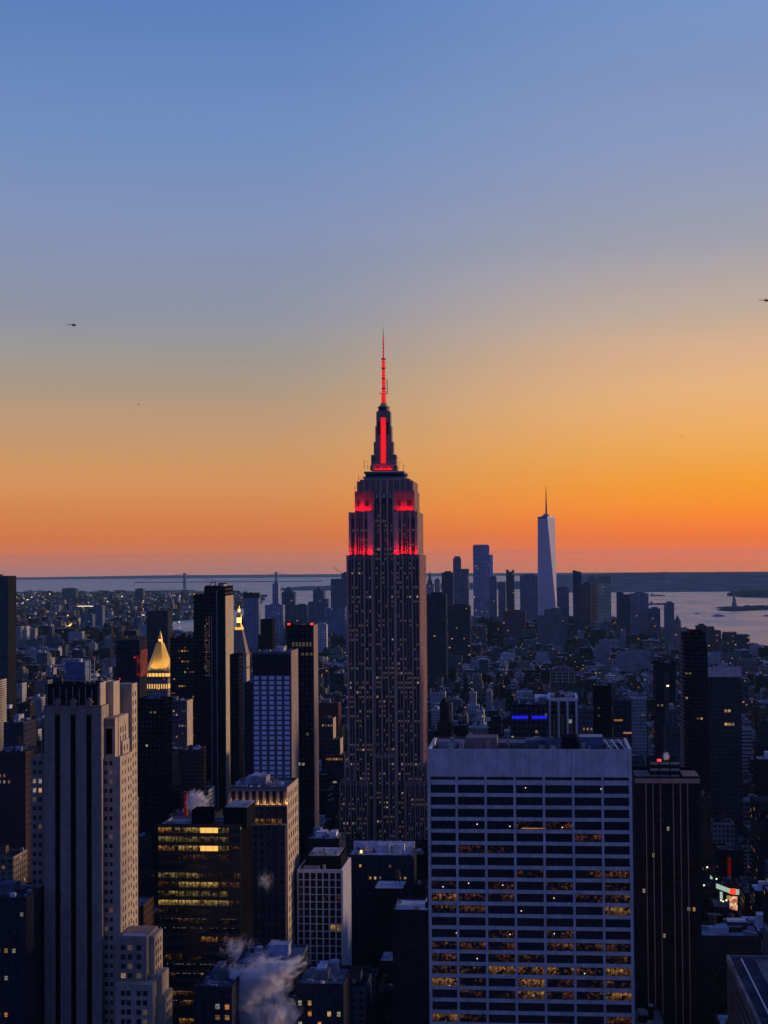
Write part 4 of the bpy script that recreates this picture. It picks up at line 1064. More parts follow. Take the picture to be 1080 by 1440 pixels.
def blue_grid():
    Y, dep = 1000.0, 28.0
    T = tower('slab_tower', 'slab tower with a grid of pale blue reflecting windows and a blank beige right flank', 'pale-windowed slab', 355, 408.5, 919, Y, dep, (.12, .125, .15), 4, 3.7, 0, 0, 0, 1108, n=2, rtint=(.25, .25, .26))
    r = T['root']; x0, x1, zt, z0 = T['x0'], T['x1'], T['zt'], T['z0']; Z = lambda p: P(380, p, Y).z
    k = MB().use('dark_wall'); k.box(x0, x1, Y - .12, Y + .01, Z(949), zt - .4); k.build('plant_storey', r)
    k = MB().use('dark_metal'); [k.box(x0 + (x1 - x0) * i / 14, x0 + (x1 - x0) * i / 14 + .5, Y - .4, Y - .1, Z(949), zt - .4) for i in range(14)]; k.build('louvre', r)
    k = MB().use('brown_stone'); k.box(x1 - .01, x1 + .5, Y - .2, Y + dep, z0, zt + 1.6); k.build('side_wall', r)
    wins = []; n = 5; bw = (x1 - x0) / n; fl = (Z(952) - Z(1107)) / 22; z = Z(949.5)
    for j in range(40):
        if z - fl < 12: break
        for i in range(n): wins.append((x0 + (i + .5) * bw, Y, z - fl * .86, bw * .62, fl * .66, 'sky_pale_glass', 'front'))
        z -= fl
    windows(r, wins)
blue_grid()

T = tower('apartment_tower', 'slim black tower with two red beacons on its roof, behind the pale-windowed slab', 'black tower with red beacons', 404, 440.5, 881, 1180, 22, BLACK, 3.2, 3.6, .6, .6, .0, 1090, n=1, nlit=9, litmat=('dim_glow', 'lit_white'))
k = MB().use('red_beacon')
for x in (T['x0'] + 1.2, T['x1'] - 1.2): k.box(x - .8, x + .8, T['y0'] - .4, T['y0'] + .6, T['zt'] + 1.1, T['zt'] + 2.3)
k.build('beacon', T['root'])
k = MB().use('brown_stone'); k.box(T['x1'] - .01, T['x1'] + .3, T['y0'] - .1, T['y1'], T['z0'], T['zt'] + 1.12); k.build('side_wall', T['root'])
k = MB().use('dim_glow'); Zf = lambda p: P(420, p, 1180).z
for i in range(6): q = T['x0'] + 3.5 + i * 2.5; k.box(q, q + 1.5, 1179.9, 1180.0, Zf(909), Zf(903))
k.build('sky_lobby_window', T['root'])

T = tower('residential_tower', 'very tall dark residential slab with two pale vertical lines, left of centre', 'tall dark slab with pale lines', 287, 316.5, 826, 1500, 40, BLACK, 3, 3.6, .5, .5, .0, 1100, n=1, rtint=(.05, .05, .05), setbacks=((272, 287, 836, 0),))
r = T['root']; k = MB().use('grey_metal'); X = lambda p: P(p, 900, 1500).x; Z = lambda p: P(295, p, 1500).z
for p in (297, 304.6): k.box(X(p), X(p + 1.1), 1499.5, 1500.02, T['z0'], Z(866 if p < 300 else 830))
k.build('pale_rib', r)
k = MB().use('pale_stone'); k.box(T['x1'] - .01, T['x1'] + .4, 1499.7, 1539, T['z0'], Z(838)); k.box(X(308), X(314), 1503, 1520, T['zt'], Z(822)); k.build('side_wall', r)  # light stone on the flank only: the lit face is painted
wins = []
for j in range(26):
    for p in (288.5, 290.3, 292.2, 294.2):
        if rnd.random() < .62: wins.append((X(p), 1500, Z(868 + j * 3.3), .8, 1.0, 'lit_white' if rnd.random() < .22 else 'dim_glow', 'front'))
windows(r, wins)
k = MB().use('dark_metal'); k.bar((X(291), 1510, T['zt']), (X(296), 1510, Z(817)), .5, 4); k.bar((X(300), 1510, T['zt']), (X(300), 1510, Z(818)), .5, 4); k.bar((X(302), 1510, Z(818.5)), (X(297), 1510, Z(819.5)), .5, 4); k.build('roof_crane', r)

tower('residential_tower', 'narrow plain black tower close to the right of the tall dark slab', 'narrow black tower', 323, 335.5, 922, 1400, 22, BLACK, 3, 3.6, .5, .5, .001, 1066, n=0)
tower('office_tower', 'broad black office block with rows of orange windows, between gold pyramid and tall dark slab', 'broad black block', 239, 285, 898, 1720, 40, BLACK, 3, 3.7, .6, .5, .0, 1040, n=1, rtint=(.03, .03, .03), nlit=42, litmat=('lit_warm', 'lit_amber', 'dim_glow'))

def gold_pyramid():
    Y, dep = 1820.0, 32.0
    X = lambda p: P(p, 950, Y).x
    Z = lambda p: P(222, p, Y).z
    T = tower('gilded_tower', 'stone tower crowned by a floodlit golden pyramid roof', 'gold pyramid tower', 206, 236, 952.5, Y, dep, (.27, .25, .25), 3, 3.7, .42, .5, .03, 1050, top=False, setbacks=((200, 240, 1020, 5),))
    r = T['root']; x0, x1 = T['x0'], T['x1']; zt = T['zt']; cx, cy = (x0 + x1) / 2, Y + dep / 2; w = x1 - x0
    k = MB().use('brown_stone'); k.box(x0 - 1.5, x1 + 1.5, Y - 1.5, Y + dep + 1.5, zt - .5, zt + .8); k.box(x0 - 2, x1 + 2, Y - 2, Y + dep + 2, Z(946.5), Z(944.0)); k.use('dark_wall').box(x0, x1, Y + .5, Y + dep - .5, zt + .8, Z(946.5)); k.build('gallery', r)
    k = MB().use('lit_gold')
    for i in range(7): q = x0 - 1 + (w + 2) * i / 7; k.box(q, q + (w + 2) / 9, Y - .7, Y - .3, zt + .9, Z(946.6))
    for i in range(7): q = Y - 1 + (dep + 2) * i / 7; k.box(x1 + .4, x1 + .8, q, q + (dep + 2) / 9, zt + .9, Z(946.6))
    k.build('lit_arcade', r)
    # octagonal pyramid in gold tiles
    def octa(hw, hd, z): c = .58; return [(cx - hw * c, cy - hd, z), (cx + hw * c, cy - hd, z), (cx + hw, cy - hd * c, z), (cx + hw, cy + hd * c, z), (cx + hw * c, cy + hd, z), (cx - hw * c, cy + hd, z), (cx - hw, cy + hd * c, z), (cx - hw, cy - hd * c, z)]
    k = MB().use('gold_leaf'); lv = [(943.8, .60), (939, .50), (928, .375), (916, .25), (905, .15)]
    ls = [octa((w + 1) * f, (dep + 1) * f, Z(y)) for y, f in lv]
    for a, b in zip(ls[:-1], ls[1:]):
        for i in range(8): j = (i + 1) % 8; k.face([a[i], a[j], b[j], b[i]])
    k.face(ls[-1])
    k.build('pyramid_roof', r)
    k = MB().use('gold_leaf'); k.cyl(cx, cy, 3.0, 2.8, Z(905), Z(903.5), 8); k.cyl(cx, cy, 1.7, 1.7, Z(903.5), Z(899), 8); k.cyl(cx, cy, 2.6, .1, Z(899), Z(887.5), 8)
    for i in range(8): a = i * math.pi / 4; k.cyl(cx + 2.3 * math.cos(a), cy + 2.3 * math.sin(a), .35, .35, Z(903.5), Z(899), 5)
    lan = k.build('lantern', r)
    k = MB().use('lit_orange_bulb'); k.cyl(cx, cy, 1.75, 1.75, Z(902.5), Z(900), 8); k.build('lantern_lamp', lan)
    k = MB().use('lit_gold')
    for i in range(9): q = x0 + w * (i + .2) / 9; k.box(q, q + w / 22, Y - .25, Y, Z(968.5), Z(962))
    for i in range(7): q = Y + dep * (i + .2) / 7; k.box(x1, x1 + .25, q, q + dep / 12, Z(968.5), Z(962))
    k.build('window', r)
    k = MB().use('pale_stone')
    for sx in (-1, 1):
        for sy in (-1, 1): k.cyl(cx + sx * (w / 2 + .6), cy + sy * (dep / 2 + .6), 1.1, .9, Z(946), Z(938), 6); k.cyl(cx + sx * (w / 2 + .6), cy + sy * (dep / 2 + .6), 1.2, .05, Z(938), Z(934), 6)
    k.build('pinnacle', r)
    def flood(dx, dy, z, e, tgt):
        l = bpy.data.lights.new('floodlight', 'SPOT'); l.energy = e; l.color = (1, .62, .12); l.spot_size = Rad(95); l.spot_blend = .8; l.shadow_soft_size = .8
        o = bpy.data.objects.new('floodlight', l); COL.objects.link(o); o.parent = r; p = Vector((cx + dx, cy + dy, z)); o.location = p - Vector(ABS[r.name])
        o.rotation_euler = (p - Vector(tgt)).to_track_quat('Z', 'Y').to_euler()
    tg = (cx, cy, Z(918))
    for sx in (-.45, 0, .45): flood(sx * w, -dep * .5 - 9, Z(940), 11000, tg)
    for sy in (-.4, .4): flood(w * .5 + 9, sy * dep, Z(940), 14000, tg)
gold_pyramid()

T = tower('stone_block', 'dark flat-topped stone block with pale lit right edge, just right below the gold pyramid', 'block under the gold pyramid', 234, 262.5, 987, 1620, 26, (.12, .11, .13), 3, 3.6, .42, .5, .0, 1045, n=2, nlit=14, litmat=('lit_warm', 'dim_glow'))
k = MB().use('pale_stone'); k.box(T['x1'] - .01, T['x1'] + .5, 1619.7, 1646, T['z0'], T['zt'] + 1.2); k.build('side_wall', T['root'])  # lit right face painted as a strip of paler stone

def under_construction():
    Y = 1420.0
    T = tower('unfinished_tower', 'dark unfinished tower with red glowing netting and cranes, left of the gold pyramid', 'unfinished tower with cranes', 163, 196, 900, Y, 28, (.03, .025, .03), 3.4, 3.8, .7, .6, .004, 995, top=False)
    r = T['root']; x0, x1, zt = T['x0'], T['x1'], T['zt']; X = lambda p: P(p, 900, Y).x; Z = lambda p: P(180, p, Y).z
    k = MB().use('dark_metal')
    for i in range(8): q = x0 + (x1 - x0) * i / 7; k.bar((q, Y + .3, zt), (q, Y + .3, zt + 4 + (i * 37 % 5)), .22, 4)
    k.box(x0 + 2, x1 - 2, Y + 2, Y + 24, zt + 3.4, zt + 3.8); k.box(x0 + 6, x1 - 4, Y + 6, Y + 20, zt + 3.8, zt + 8); k.build('open_storey', r)
    k = MB().use('red_net'); k.box(x1 + .05, x1 + .6, Y + 1, Y + 27, Z(952), Z(915)); k.box(x1 - 2.5, x1 + .05, Y - .4, Y - .05, Z(950), Z(922)); k.build('safety_net', r)
    k = MB().use('red_beacon'); k.box(X(189), X(190), Y - .5, Y - .1, Z(925), Z(924)); k.box(X(168), X(169), Y - .5, Y - .1, Z(955), Z(954)); k.build('beacon', r)
    for lab, p, yb, yt, jx, jy in (('red tower crane with its jib raised to the right, standing on the unfinished tower', 176, 900, 888, 187, 881), ('thin dark tower crane with a steep jib, standing left behind the unfinished tower', 168, 900, 872, 160, 855)):
        base = P(p, yb, Y + 12); t = thing('tower_crane', lab, 'crane', (base.x, base.y, zt + 3.8 if p > 170 else zt)); z1 = P(p, yt, Y + 12).z
        k = MB().use('rust' if p > 170 else 'dark_metal')
        for sx in (-.9, .9):
            for sy in (-.9, .9): k.bar((base.x + sx, base.y + sy, t.location.z), (base.x + sx, base.y + sy, z1), .25, 4)
        z = t.location.z
        while z < z1 - 3: k.bar((base.x - .9, base.y - .9, z), (base.x + .9, base.y - .9, z + 3), .12, 4); z += 3
        k.build('mast', t)
        k = MB().use('rust' if p > 170 else 'dark_metal'); tip = P(jx, jy, Y + 12); k.bar((base.x, base.y, z1), tip, .55, 4); k.bar((base.x, base.y, z1 + 4), tip, .15, 4); k.build('jib', t)
        k = MB().use('grey_metal'); sg = -1 if jx > p else 1; k.box(base.x + sg * 2, base.x + sg * 6, base.y - 1, base.y + 1, z1 - 1, z1 + 2); k.bar((base.x, base.y, z1 - 1), (base.x, base.y, z1 + 4.5), .4, 4); k.build('counterweight', t)
under_construction()

tower('housing_slab', 'dark flat slab with a small roof hut rising just behind the gold pyramid', 'slab behind the gold pyramid', 206, 236, 860, 3000, 40, (.03, .035, .05), 4, 3.2, .5, .5, .004, 905, n=0, top=True)
T = tower('glass_tower', 'dark blue glass tower cut by the left edge of the picture', 'glass tower at the left edge', -26, 11, 811, 2500, 40, (.05, .07, .11), 3, 3.8, .7, .7, .0, 895, n=1)
k = MB().use('dark_wall'); k.box(T['x1'], T['x1'] + .4, 2499.8, 2540, T['z0'], T['zt'] + 1.1); k.build('side_wall', T['root'])

def clock_tower():
    Y, dep = 2000.0, 22.0
    X = lambda p: P(p, 900, Y).x
    Z = lambda p: P(337, p, Y).z
    T = tower('campanile_tower', 'pale stone campanile tower with a gold lit cupola, right of the tall dark slab', 'pale campanile', 322.5, 346, 921, Y, dep, (.36, .34, .35), 3, 3.7, .35, .5, .012, 1000, top=False)
    r = T['root']; x0, x1 = T['x0'], T['x1']; cx, cy = (x0 + x1) / 2, Y + dep / 2; w = x1 - x0; zt = T['zt']
    k = MB().use('limestone'); k.box(x0 - 1, x1 + 1, Y - 1, Y + dep + 1, zt, zt + 1.4); k.box(x0 - .5, x1 + .5, Y - .5, Y + dep + .5, Z(940), Z(938.5)); k.build('cornice', r)
    k = MB().use('grey_stone'); k.frustum(cx, cy, w, dep, w * .44, dep * .44, zt + 1.4, Z(886)); k.build('pyramid_roof', r)
    k = MB().use('grey_stone')
    for j, (y, f) in enumerate(((912, .40), (903, .33), (894, .27))):
        for i in range(3 - (j > 1)): q = cx + (i - (1 if j < 2 else .5)) * w * .22; k.box(q - .5, q + .5, cy - dep * f - .6, cy, Z(y), Z(y - 3))
    k.build('dormer', r)
    k = MB().use('lit_gold'); k.box(cx - 4.6, cx + 4.6, cy - 4.6, cy + 4.6, Z(886), Z(882.5)); k.build('lit_gallery', r)
    k = MB().use('gold_leaf'); k.cyl(cx, cy, 4.2, 3.6, Z(882.5), Z(879), 8); k.cyl(cx, cy, 2.8, 2.8, Z(879), Z(867), 8); k.cyl(cx, cy, 3.6, 3.6, Z(867), Z(865.8), 8); k.cyl(cx, cy, 3.4, 1.2, Z(865.8), Z(861), 8); k.cyl(cx, cy, 1.0, .2, Z(858.5), Z(852), 6); cup = k.build('cupola', r)
    k = MB().use('lit_orange_bulb'); k.cyl(cx, cy, 2.9, 2.9, Z(876), Z(869), 8); k.cyl(cx, cy, 1.4, 1.4, Z(861), Z(857), 8); k.build('lantern_lamp', cup)
    k = MB().use('pale_stone'); k.box(x1 - .01, x1 + .5, Y - .2, Y + dep, T['z0'], zt); k.build('side_wall', r)  # warmer stone on the right face stands in for sunset light
clock_tower()
tower('apartment_tower', 'small dark tower between the pale campanile and the black tower with red beacons', 'small dark tower', 366.5, 383, 872, 2300, 24, BLACK, 3, 3.3, .5, .5, .004, 920, n=0, setbacks=((363, 372, 893, 2),))
tower('office_block', 'striped dark block standing in front of the pale campanile', 'striped dark block', 343, 360, 962, 1300, 24, NAVY, 3, 3.6, .6, .5, .01, 1080, n=1)

T = tower('stone_block', 'stepped block with pale right edges and an amber lit floor, left of the red-crowned tower', 'amber-floored stepped block', 452, 468, 1012, 1560, 26, (.05, .05, .06), 3, 3.6, .42, .5, .0, 1080, n=1, setbacks=((455, 478, 1040, 5), (457, 484, 1062, 10)), nlit=6)
X = lambda p, y: P(p, 1040, y).x
k = MB().use('pale_stone'); k.box(T['x1'] - .01, T['x1'] + .35, 1560, 1580, T['z0'], T['zt'] + 1.2); k.box(X(478, 1555), X(478, 1555) + .35, 1555, 1576, T['z0'], P(470, 1040, 1555).z + .5); k.build('side_wall', T['root'])  # west-lit edges painted as thin pale sheets
k = MB().use('lit_amber')
for i in range(7): q = X(458.5 + i * 3.4, 1550); k.box(q, q + 1.5, 1549.8, 1549.98, P(470, 1069, 1550).z, P(470, 1066, 1550).z)
k.use('lit_white'); q = X(468, 1550); k.box(q, q + 3.4, 1549.8, 1549.98, P(470, 1101, 1550).z, P(470, 1098.5, 1550).z)
k.build('window', T['root'])
# ---- right side
def ribbed():
    Y, dep = 700.0, 32.0
    T = tower('ribbed_tower', 'dark ribbed tower with a banded plant room on top, right of the white office slab', 'dark ribbed tower', 893, 984, 1096, Y, dep, (.016, .018, .027), 2, 3.7, .5, .5, .0, 1320, cat='tower', n=0, nlit=6)
    r = T['root']; x0, x1, zt, z0 = T['x0'], T['x1'], T['zt'], T['z0']; X = lambda p: P(p, 1096, Y).x; Z = lambda p: P(940, p, Y).z
    k = MB().use('grey_stone')
    for p in (908, 918, 928.3, 946.4, 956.4, 966.5): k.box(X(p) - .16, X(p) + .16, Y - .5, Y + .02, z0, zt - 1.5)
    k.use('dark_wall')
    for i in range(44):
        q = x0 + (x1 - x0) * i / 44; k.box(q, q + .14, Y - .22, Y + .01, z0, zt - 1.5)
    k.build('rib', r)
    k = MB().use('grey_stone'); k.box(x0 - .05, x1 + .05, Y - .55, Y + .9, zt - 1.5, zt + .4); k.box(x0 + .1, X(915), Y + 2, Y + 20, zt + .4, Z(1092)); k.box(X(961), x1 - .1, Y + 2, Y + 20, zt + .4, Z(1092)); k.build('cornice', r)
    k = MB().use('dark_wall'); k.box(X(915), X(957), Y + 4, Y + 26, zt, Z(1073)); k.build('plant_room', r)
    k = MB().use('grey_metal')
    for z_ in (1075, 1084, 1093):
        for a, b in ((915.5, 927), (929, 942), (944, 956.5)): k.box(X(a), X(b), Y + 3.5, Y + 4.02, Z(z_ + 1.6), Z(z_ - 1.6))
    k.build('louvre', r)
    k = MB().use('red_beacon'); p = P(927, 1069.5, Y + 6); k.box(p.x - .8, p.x + .8, p.y - .5, p.y + .5, Z(1073) - .01, p.z + .5); k.build('beacon', r)
    o = steam_obj('steam', 'small white steam puff rising from the dark ribbed tower roof', P(936.5, 1064, Y + 10), (1.9, 1.6, 2.6), 2.4, 3.1, 1.1)
def steam_obj(name, label, c, rad, dens, seed, sharp, rot=0.):
    bm = bmesh.new(); bmesh.ops.create_icosphere(bm, subdivisions=3, radius=1.0)
    me = bpy.data.meshes.new(name); bm.to_mesh(me); bm.free()
    me.materials.append(steam_mat('steam_vapour_%d' % len(MATS), dens, seed, sharp))
    o = bpy.data.objects.new(name, me); COL.objects.link(o); o.location = c; o.scale = rad; o.rotation_euler = (0, rot, 0)
    tag(o, label, 'steam', kind='stuff'); return o
ribbed()
T = tower('residential_tower', 'tall black tower with zigzag balconies down its left flank and red beacons on top', 'tall black balcony tower', 962, 992.5, 892, 1350, 30, BLACK, 3, 3.3, .6, .5, .0, 1060, n=1, nlit=5, setbacks=((992, 995, 910, -4),))
k = MB().use('grey_stone'); X = lambda p: P(p, 900, 1350).x
z = 30.0; i = 0
while z < T['zt'] - 6:
    for q in range(4): yy = 1352 + q * 7.2 + (i % 2) * 1.2; k.box(T['x0'] - 1.7, T['x0'] + .01, yy, yy + 4.4, z, z + .9)
    z += 3.3; i += 1
k.build('balcony', T['root'])
k = MB().use('dark_wall'); k.box(X(970), X(988), 1354, 1374, T['zt'] + .01, P(978, 886.5, 1350).z); k.build('plant_room', T['root'])
k = MB().use('red_dim'); k.box(X(969), X(970), 1353, 1354, T['zt'], P(969, 886, 1350).z); k.box(X(980), X(982), 1353, 1354, T['zt'], P(969, 889, 1350).z); k.build('beacon', T['root'])
T = tower('office_tower', 'dark tower with a blank inner panel, left of the tall black balcony tower', 'dark panelled tower', 922, 950, 934, 1250, 30, (.02, .022, .03), 3, 3.6, .5, .5, .0, 1062, n=1, rtint=(.03, .03, .03), nlit=4)
k = MB().use('spandrel'); X = lambda p: P(p, 980, 1250).x; k.box(X(934), X(941), 1249.7, 1250.01, 30, P(936, 946, 1250).z); k.build('panel', T['root'])
k = MB().use('lit_lamp'); p = P(939, 964.5, 1249.4); k.box(p.x - .9, p.x + .9, 1249.3, 1249.68, p.z - .5, p.z + .5); k.build('lamp', T['root'])
T = tower('slim_tower', 'slim stepped tower with a pale right edge in front of the dark panelled tower', 'slim stepped tower', 939, 953, 1000, 1120, 22, (.09, .09, .11), 3, 3.6, .4, .5, .0, 1075, n=1, setbacks=((936, 957, 1022, 2),))
k = MB().use('pale_stone'); X = lambda p: P(p, 1030, 1118).x; k.box(X(957) - .01, X(957) + .4, 1118, 1136, T['z0'], P(957, 1021, 1118).z); k.box(T['x0'] + 2, T['x1'] - 2, 1124, 1136, T['zt'] + .02, P(946, 991, 1124).z); k.build('side_wall', T['root'])  # edge sheet: light on the right side put into a paler stone
T = tower('office_tower', 'glassy grey tower with a broad blank pale band across its top, far right', 'tower with pale top band', 993, 1042, 940, 1420, 36, (.05, .055, .07), 3, 3.7, .75, .65, .0, 1040, n=3, rtint=(.2, .2, .22), nlit=4)
k = MB().use('travertine'); k.box(T['x0'] - .1, T['x1'] + .1, 1419.5, 1420.01, P(1015, 952, 1420).z, T['zt'] + 1.1); k.build('top_band', T['root'])

def white_frame():
    Y, dep = 1100.0, 44.0
    T = tower('framed_tower', 'dark tower in a thick white frame with white columns, behind the white office slab', 'white-framed tower', 771.5, 812, 986, Y, dep, BLACK, 3, 3.7, .7, .7, .0, 1038, n=2, rtint=(.12, .12, .13), top=False, nlit=5, litmat=('dim_glow', 'lit_white'))
    r = T['root']; x0, x1, zt, z0 = T['x0'], T['x1'], T['zt'], T['z0']; w = x1 - x0; k = MB().use('white_paint')
    for i in range(4): c = x0 + .7 + (w - 1.4) * i / 3; k.box(c - .65, c + .65, Y - .9, Y + .02, z0, zt + .1)
    k.box(x0 - .3, x1 + .3, Y - 1.0, Y + 1.2, zt, zt + 2.0)
    for i in range(3):
        c = x0 + .7 + (w - 1.4) * (i + .45) / 3; k.box(c - .14, c + .14, Y - .3, Y + .015, z0, zt - 9)
    k.build('column', r)
    k = MB().use('white_paint'); k.box(x0 - .3, x0 + 1.2, Y + 1.2, Y + dep, zt, zt + 2.0); k.box(x1 - 1.2, x1 + .3, Y + 1.2, Y + dep, zt, zt + 2.0); k.box(x0 + 1.2, x1 - 1.2, Y + dep - 1.4, Y + dep + .1, zt, zt + 2.0)
    k.build('parapet', r)
    k = MB().use('facade', BLACK, (.5, .5, .0)); a, b = P(752, 985, Y + 10), P(771, 985, Y + 10); k.box(a.x, x0 - .32, Y + 10, Y + dep - 2, z0, a.z - 1, 3, 3.7, top=('roof_felt', (.1, .1, .1)))
    k.use('white_paint').box(a.x - .2, x0 - .31, Y + 8.8, Y + dep - 1.9, a.z - .99, a.z + 1.6); k.box(a.x, a.x + 1, Y + 9.5, Y + 10, z0, a.z - 1); k.build('wing', r)
    foot(a.x, x1, Y, Y + dep); rooftop(r, x0 + 1, x1 - 1, Y + 2, Y + dep - 2, zt, 3)
white_frame()
T = tower('office_block', 'dark block with two glowing blue neon bars on its front, left of the white-framed tower', 'blue neon block', 717, 771, 993, 1060, 34, NAVY, 3, 3.6, .5, .5, .0, 1035, n=3, nlit=3)
X = lambda p: P(p, 1008, 1059).x
for a, b in ((720, 742.5), (748, 769)):
    k = MB().use('blue_neon'); p = P(a, 1009, 1059); k.box(X(a), X(b), 1059.2, 1059.98, p.z - .9, p.z + 1.0); k.build('neon_bar', T['root'])
tower('brick_block', 'tall patterned block between the white-framed tower and a black tower', 'patterned block', 813, 834, 998, 1300, 24, (.13, .12, .14), 3, 4.2, .4, .5, .0, 1032, n=2, tank=True, nlit=3)
tower('apartment_tower', 'plain black tower with a cluttered roof, behind the right end of the white office slab', 'plain black tower', 834, 860, 966, 1480, 24, BLACK, 3, 3.4, .5, .5, .0, 1038, n=3, nlit=2, litmat=('dim_glow',))
tower('office_block', 'dark banded block beside the plain black tower, right of it', 'dark banded block', 863, 888, 986, 1430, 26, (.045, .05, .07), 8, 3.6, .96, .4, .0, 1040, n=2, nlit=2)
T = tower('terraced_block', 'wide block with pale balcony bands and a reddish left flank, right of centre', 'pale-banded terrace block', 774, 808, 943, 2700, 36, (.07, .07, .09), 5, 3.6, .6, .5, .0, 964, n=3)
k = MB().use('pale_stone')
for i in range(4): z = T['zt'] - 1.6 - i * 5.2; k.box(T['x0'] - .3, T['x1'] + .3, 2698.2, 2700.02, z - 1.1, z + .2)
for i in range(5): c = T['x0'] + (T['x1'] - T['x0']) * i / 4; k.box(c - .7, c + .7, 2699, 2700.01, T['zt'] - 22, T['zt'] - 3)
k.build('balcony', T['root'])
tower('stone_block', 'pale wide block full of small windows, upper right of the terrace block', 'pale wide block', 868, 914, 917, 3600, 40, (.33, .33, .35), 3.4, 3.6, .45, .5, .0, 933, n=2)
tower('stone_block', 'tall pale block with a dark top beside the pale wide block', 'pale block with dark top', 838, 858, 907, 3700, 36, (.30, .29, .31), 3.4, 3.6, .4, .5, .01, 932, n=1)

# ---- left side, smaller
tower('stone_block', 'beige lit block cut by the left picture edge, above the dark roofs', 'beige edge block', -60, -1, 958, 1700, 24, (.46, .40, .31), 30, 2.4, 1.0, .25, .0, 993, n=1)
tower('brick_block', 'dark reddish block with a pale roof patch at the left edge', 'dark reddish block', -4, 36, 1060, 940, 30, (.07, .045, .05), 3, 3.6, .4, .5, .0, 1130, n=3, tank=True, rtint=(.16, .17, .2), nlit=5)
tower('brick_block', 'dark blue block with pale corner stones, left of the striped stone tower', 'dark corner-stone block', 5, 33, 1018, 1150, 30, (.05, .05, .075), 3, 3.6, .4, .5, .0, 1052, n=2, rtint=(.2, .2, .22), nlit=1)
tower('office_block', 'low dark block with a few yellow windows in the bottom left corner', 'dark corner block', -30, 36, 1266, 640, 30, (.035, .035, .045), 3, 3.6, .4, .5, .0, 1440, n=2, rtint=(.06, .065, .08), nlit=11)
tower('pinstripe_block', 'narrow block with pale pinstripes seen just right of the striped stone tower', 'pinstripe block', 168, 185.5, 1130, 735, 13, (.10, .10, .12), 1.6, 40, .5, 1.0, .0, 1305, n=0)
HERO.pop()
T = tower('brick_block', 'very dark block with a small lit roof, behind the striped stone tower', 'very dark block', 192, 232, 985, 1250, 24, BLACK, 3, 3.6, .5, .5, .0, 1120, n=1, nlit=3, mark=False)
# ---- centre bottom
T = tower('office_block', 'low dark block with a pale blue roof at the foot of the red-crowned tower', 'pale-roofed low block', 489, 580, 1205, 1000, 32, (.045, .05, .07), 3, 3.6, .4, .5, .0, 1235, n=4, rtint=(.42, .45, .52), nlit=6)
k = MB().use('sky_pale_glass'); k.box(T['x0'] + .3, T['x1'] - 1, T['y1'] - 4, T['y1'] - .5, T['zt'] + .02, T['zt'] + 4.2); k.build('roof_screen', T['root'])
k = MB().use('lit_orange_bulb'); p = P(508, 1199, 1012); k.box(p.x - .6, p.x + .6, 1011.5, 1012.5, T['zt'] + .3, T['zt'] + 1.7); k.build('roof_lamp', T['root'])
tower('office_block', 'dark block with snowy roof clutter just behind the pale gridded block', 'block behind the gridded block', 432, 477, 1182, 965, 30, (.025, .026, .035), 3, 3.6, .5, .5, .0, 1215, n=4, rtint=(.36, .38, .42), nlit=2)
tower('office_block', 'dark stepped block with two lit windows under the big steam plume', 'dark block left under the steam', 272, 326, 1392, 540, 26, (.03, .03, .038), 3, 3.6, .45, .5, .0, 1440, n=2, rtint=(.10, .11, .13), nlit=4)
tower('glass_office', 'dark blue glass block half hidden by the big steam plume', 'blue block behind the steam', 331, 417, 1358, 610, 30, (.06, .08, .13), 3, 3.6, .8, .8, .0, 1440, n=3, rtint=(.2, .22, .26))
tower('brick_block', 'small dark block with yellow windows below the pale gridded block', 'small block below the gridded block', 415, 483, 1388, 560, 26, (.035, .035, .045), 3, 3.6, .35, .5, .0, 1440, n=3, rtint=(.2, .22, .26), nlit=7)

def roof_corner():
    """the flat roof whose parapet cuts the lower right corner"""
    A = P(1022, 1348, 590); zt = A.z; x0 = A.x; z0 = gz(90, 500) - .3
    root = thing('office_block', 'near dark block whose flat roof and pale parapet cut the lower right corner', 'office block', (x0 + 40, 510, z0 + .3))
    k = MB().use('facade', (.06, .065, .08), (.6, .5, 0)); k.box(x0, x0 + 90, 430, 590, z0, zt, 3, 3.7, top=('roof_felt', (.05, .06, .085))); k.build('wall', root)
    k = MB().use('roof_felt', (.16, .17, .18), (0, 0, 0)); k.box(x0 - .1, x0 + .9, 429.9, 590.1, zt - 1, zt + 1.3); k.box(x0 + .9, x0 + 90, 589.2, 590.1, zt - 1, zt + 1.2); k.build('parapet', root)
    k = MB().use('white_paint'); k.box(x0 + 4.4, x0 + 4.7, 432, 586, zt + .9, zt + 1.15)
    for i in range(52): k.box(x0 + 4.45, x0 + 4.65, 433 + i * 3, 433.15 + i * 3, zt, zt + .9)
    k.build('railing', root)
    k = MB().use('roof_felt', (.09, .11, .15), (0, 0, 0)); k.box(x0 + 9, x0 + 60, 500, 585, zt + .01, zt + 1.0); k.build('bulkhead', root)
    foot(x0, x0 + 90, 430, 590); VIEW.append((1020, 1090, 1440, 430))
roof_corner()

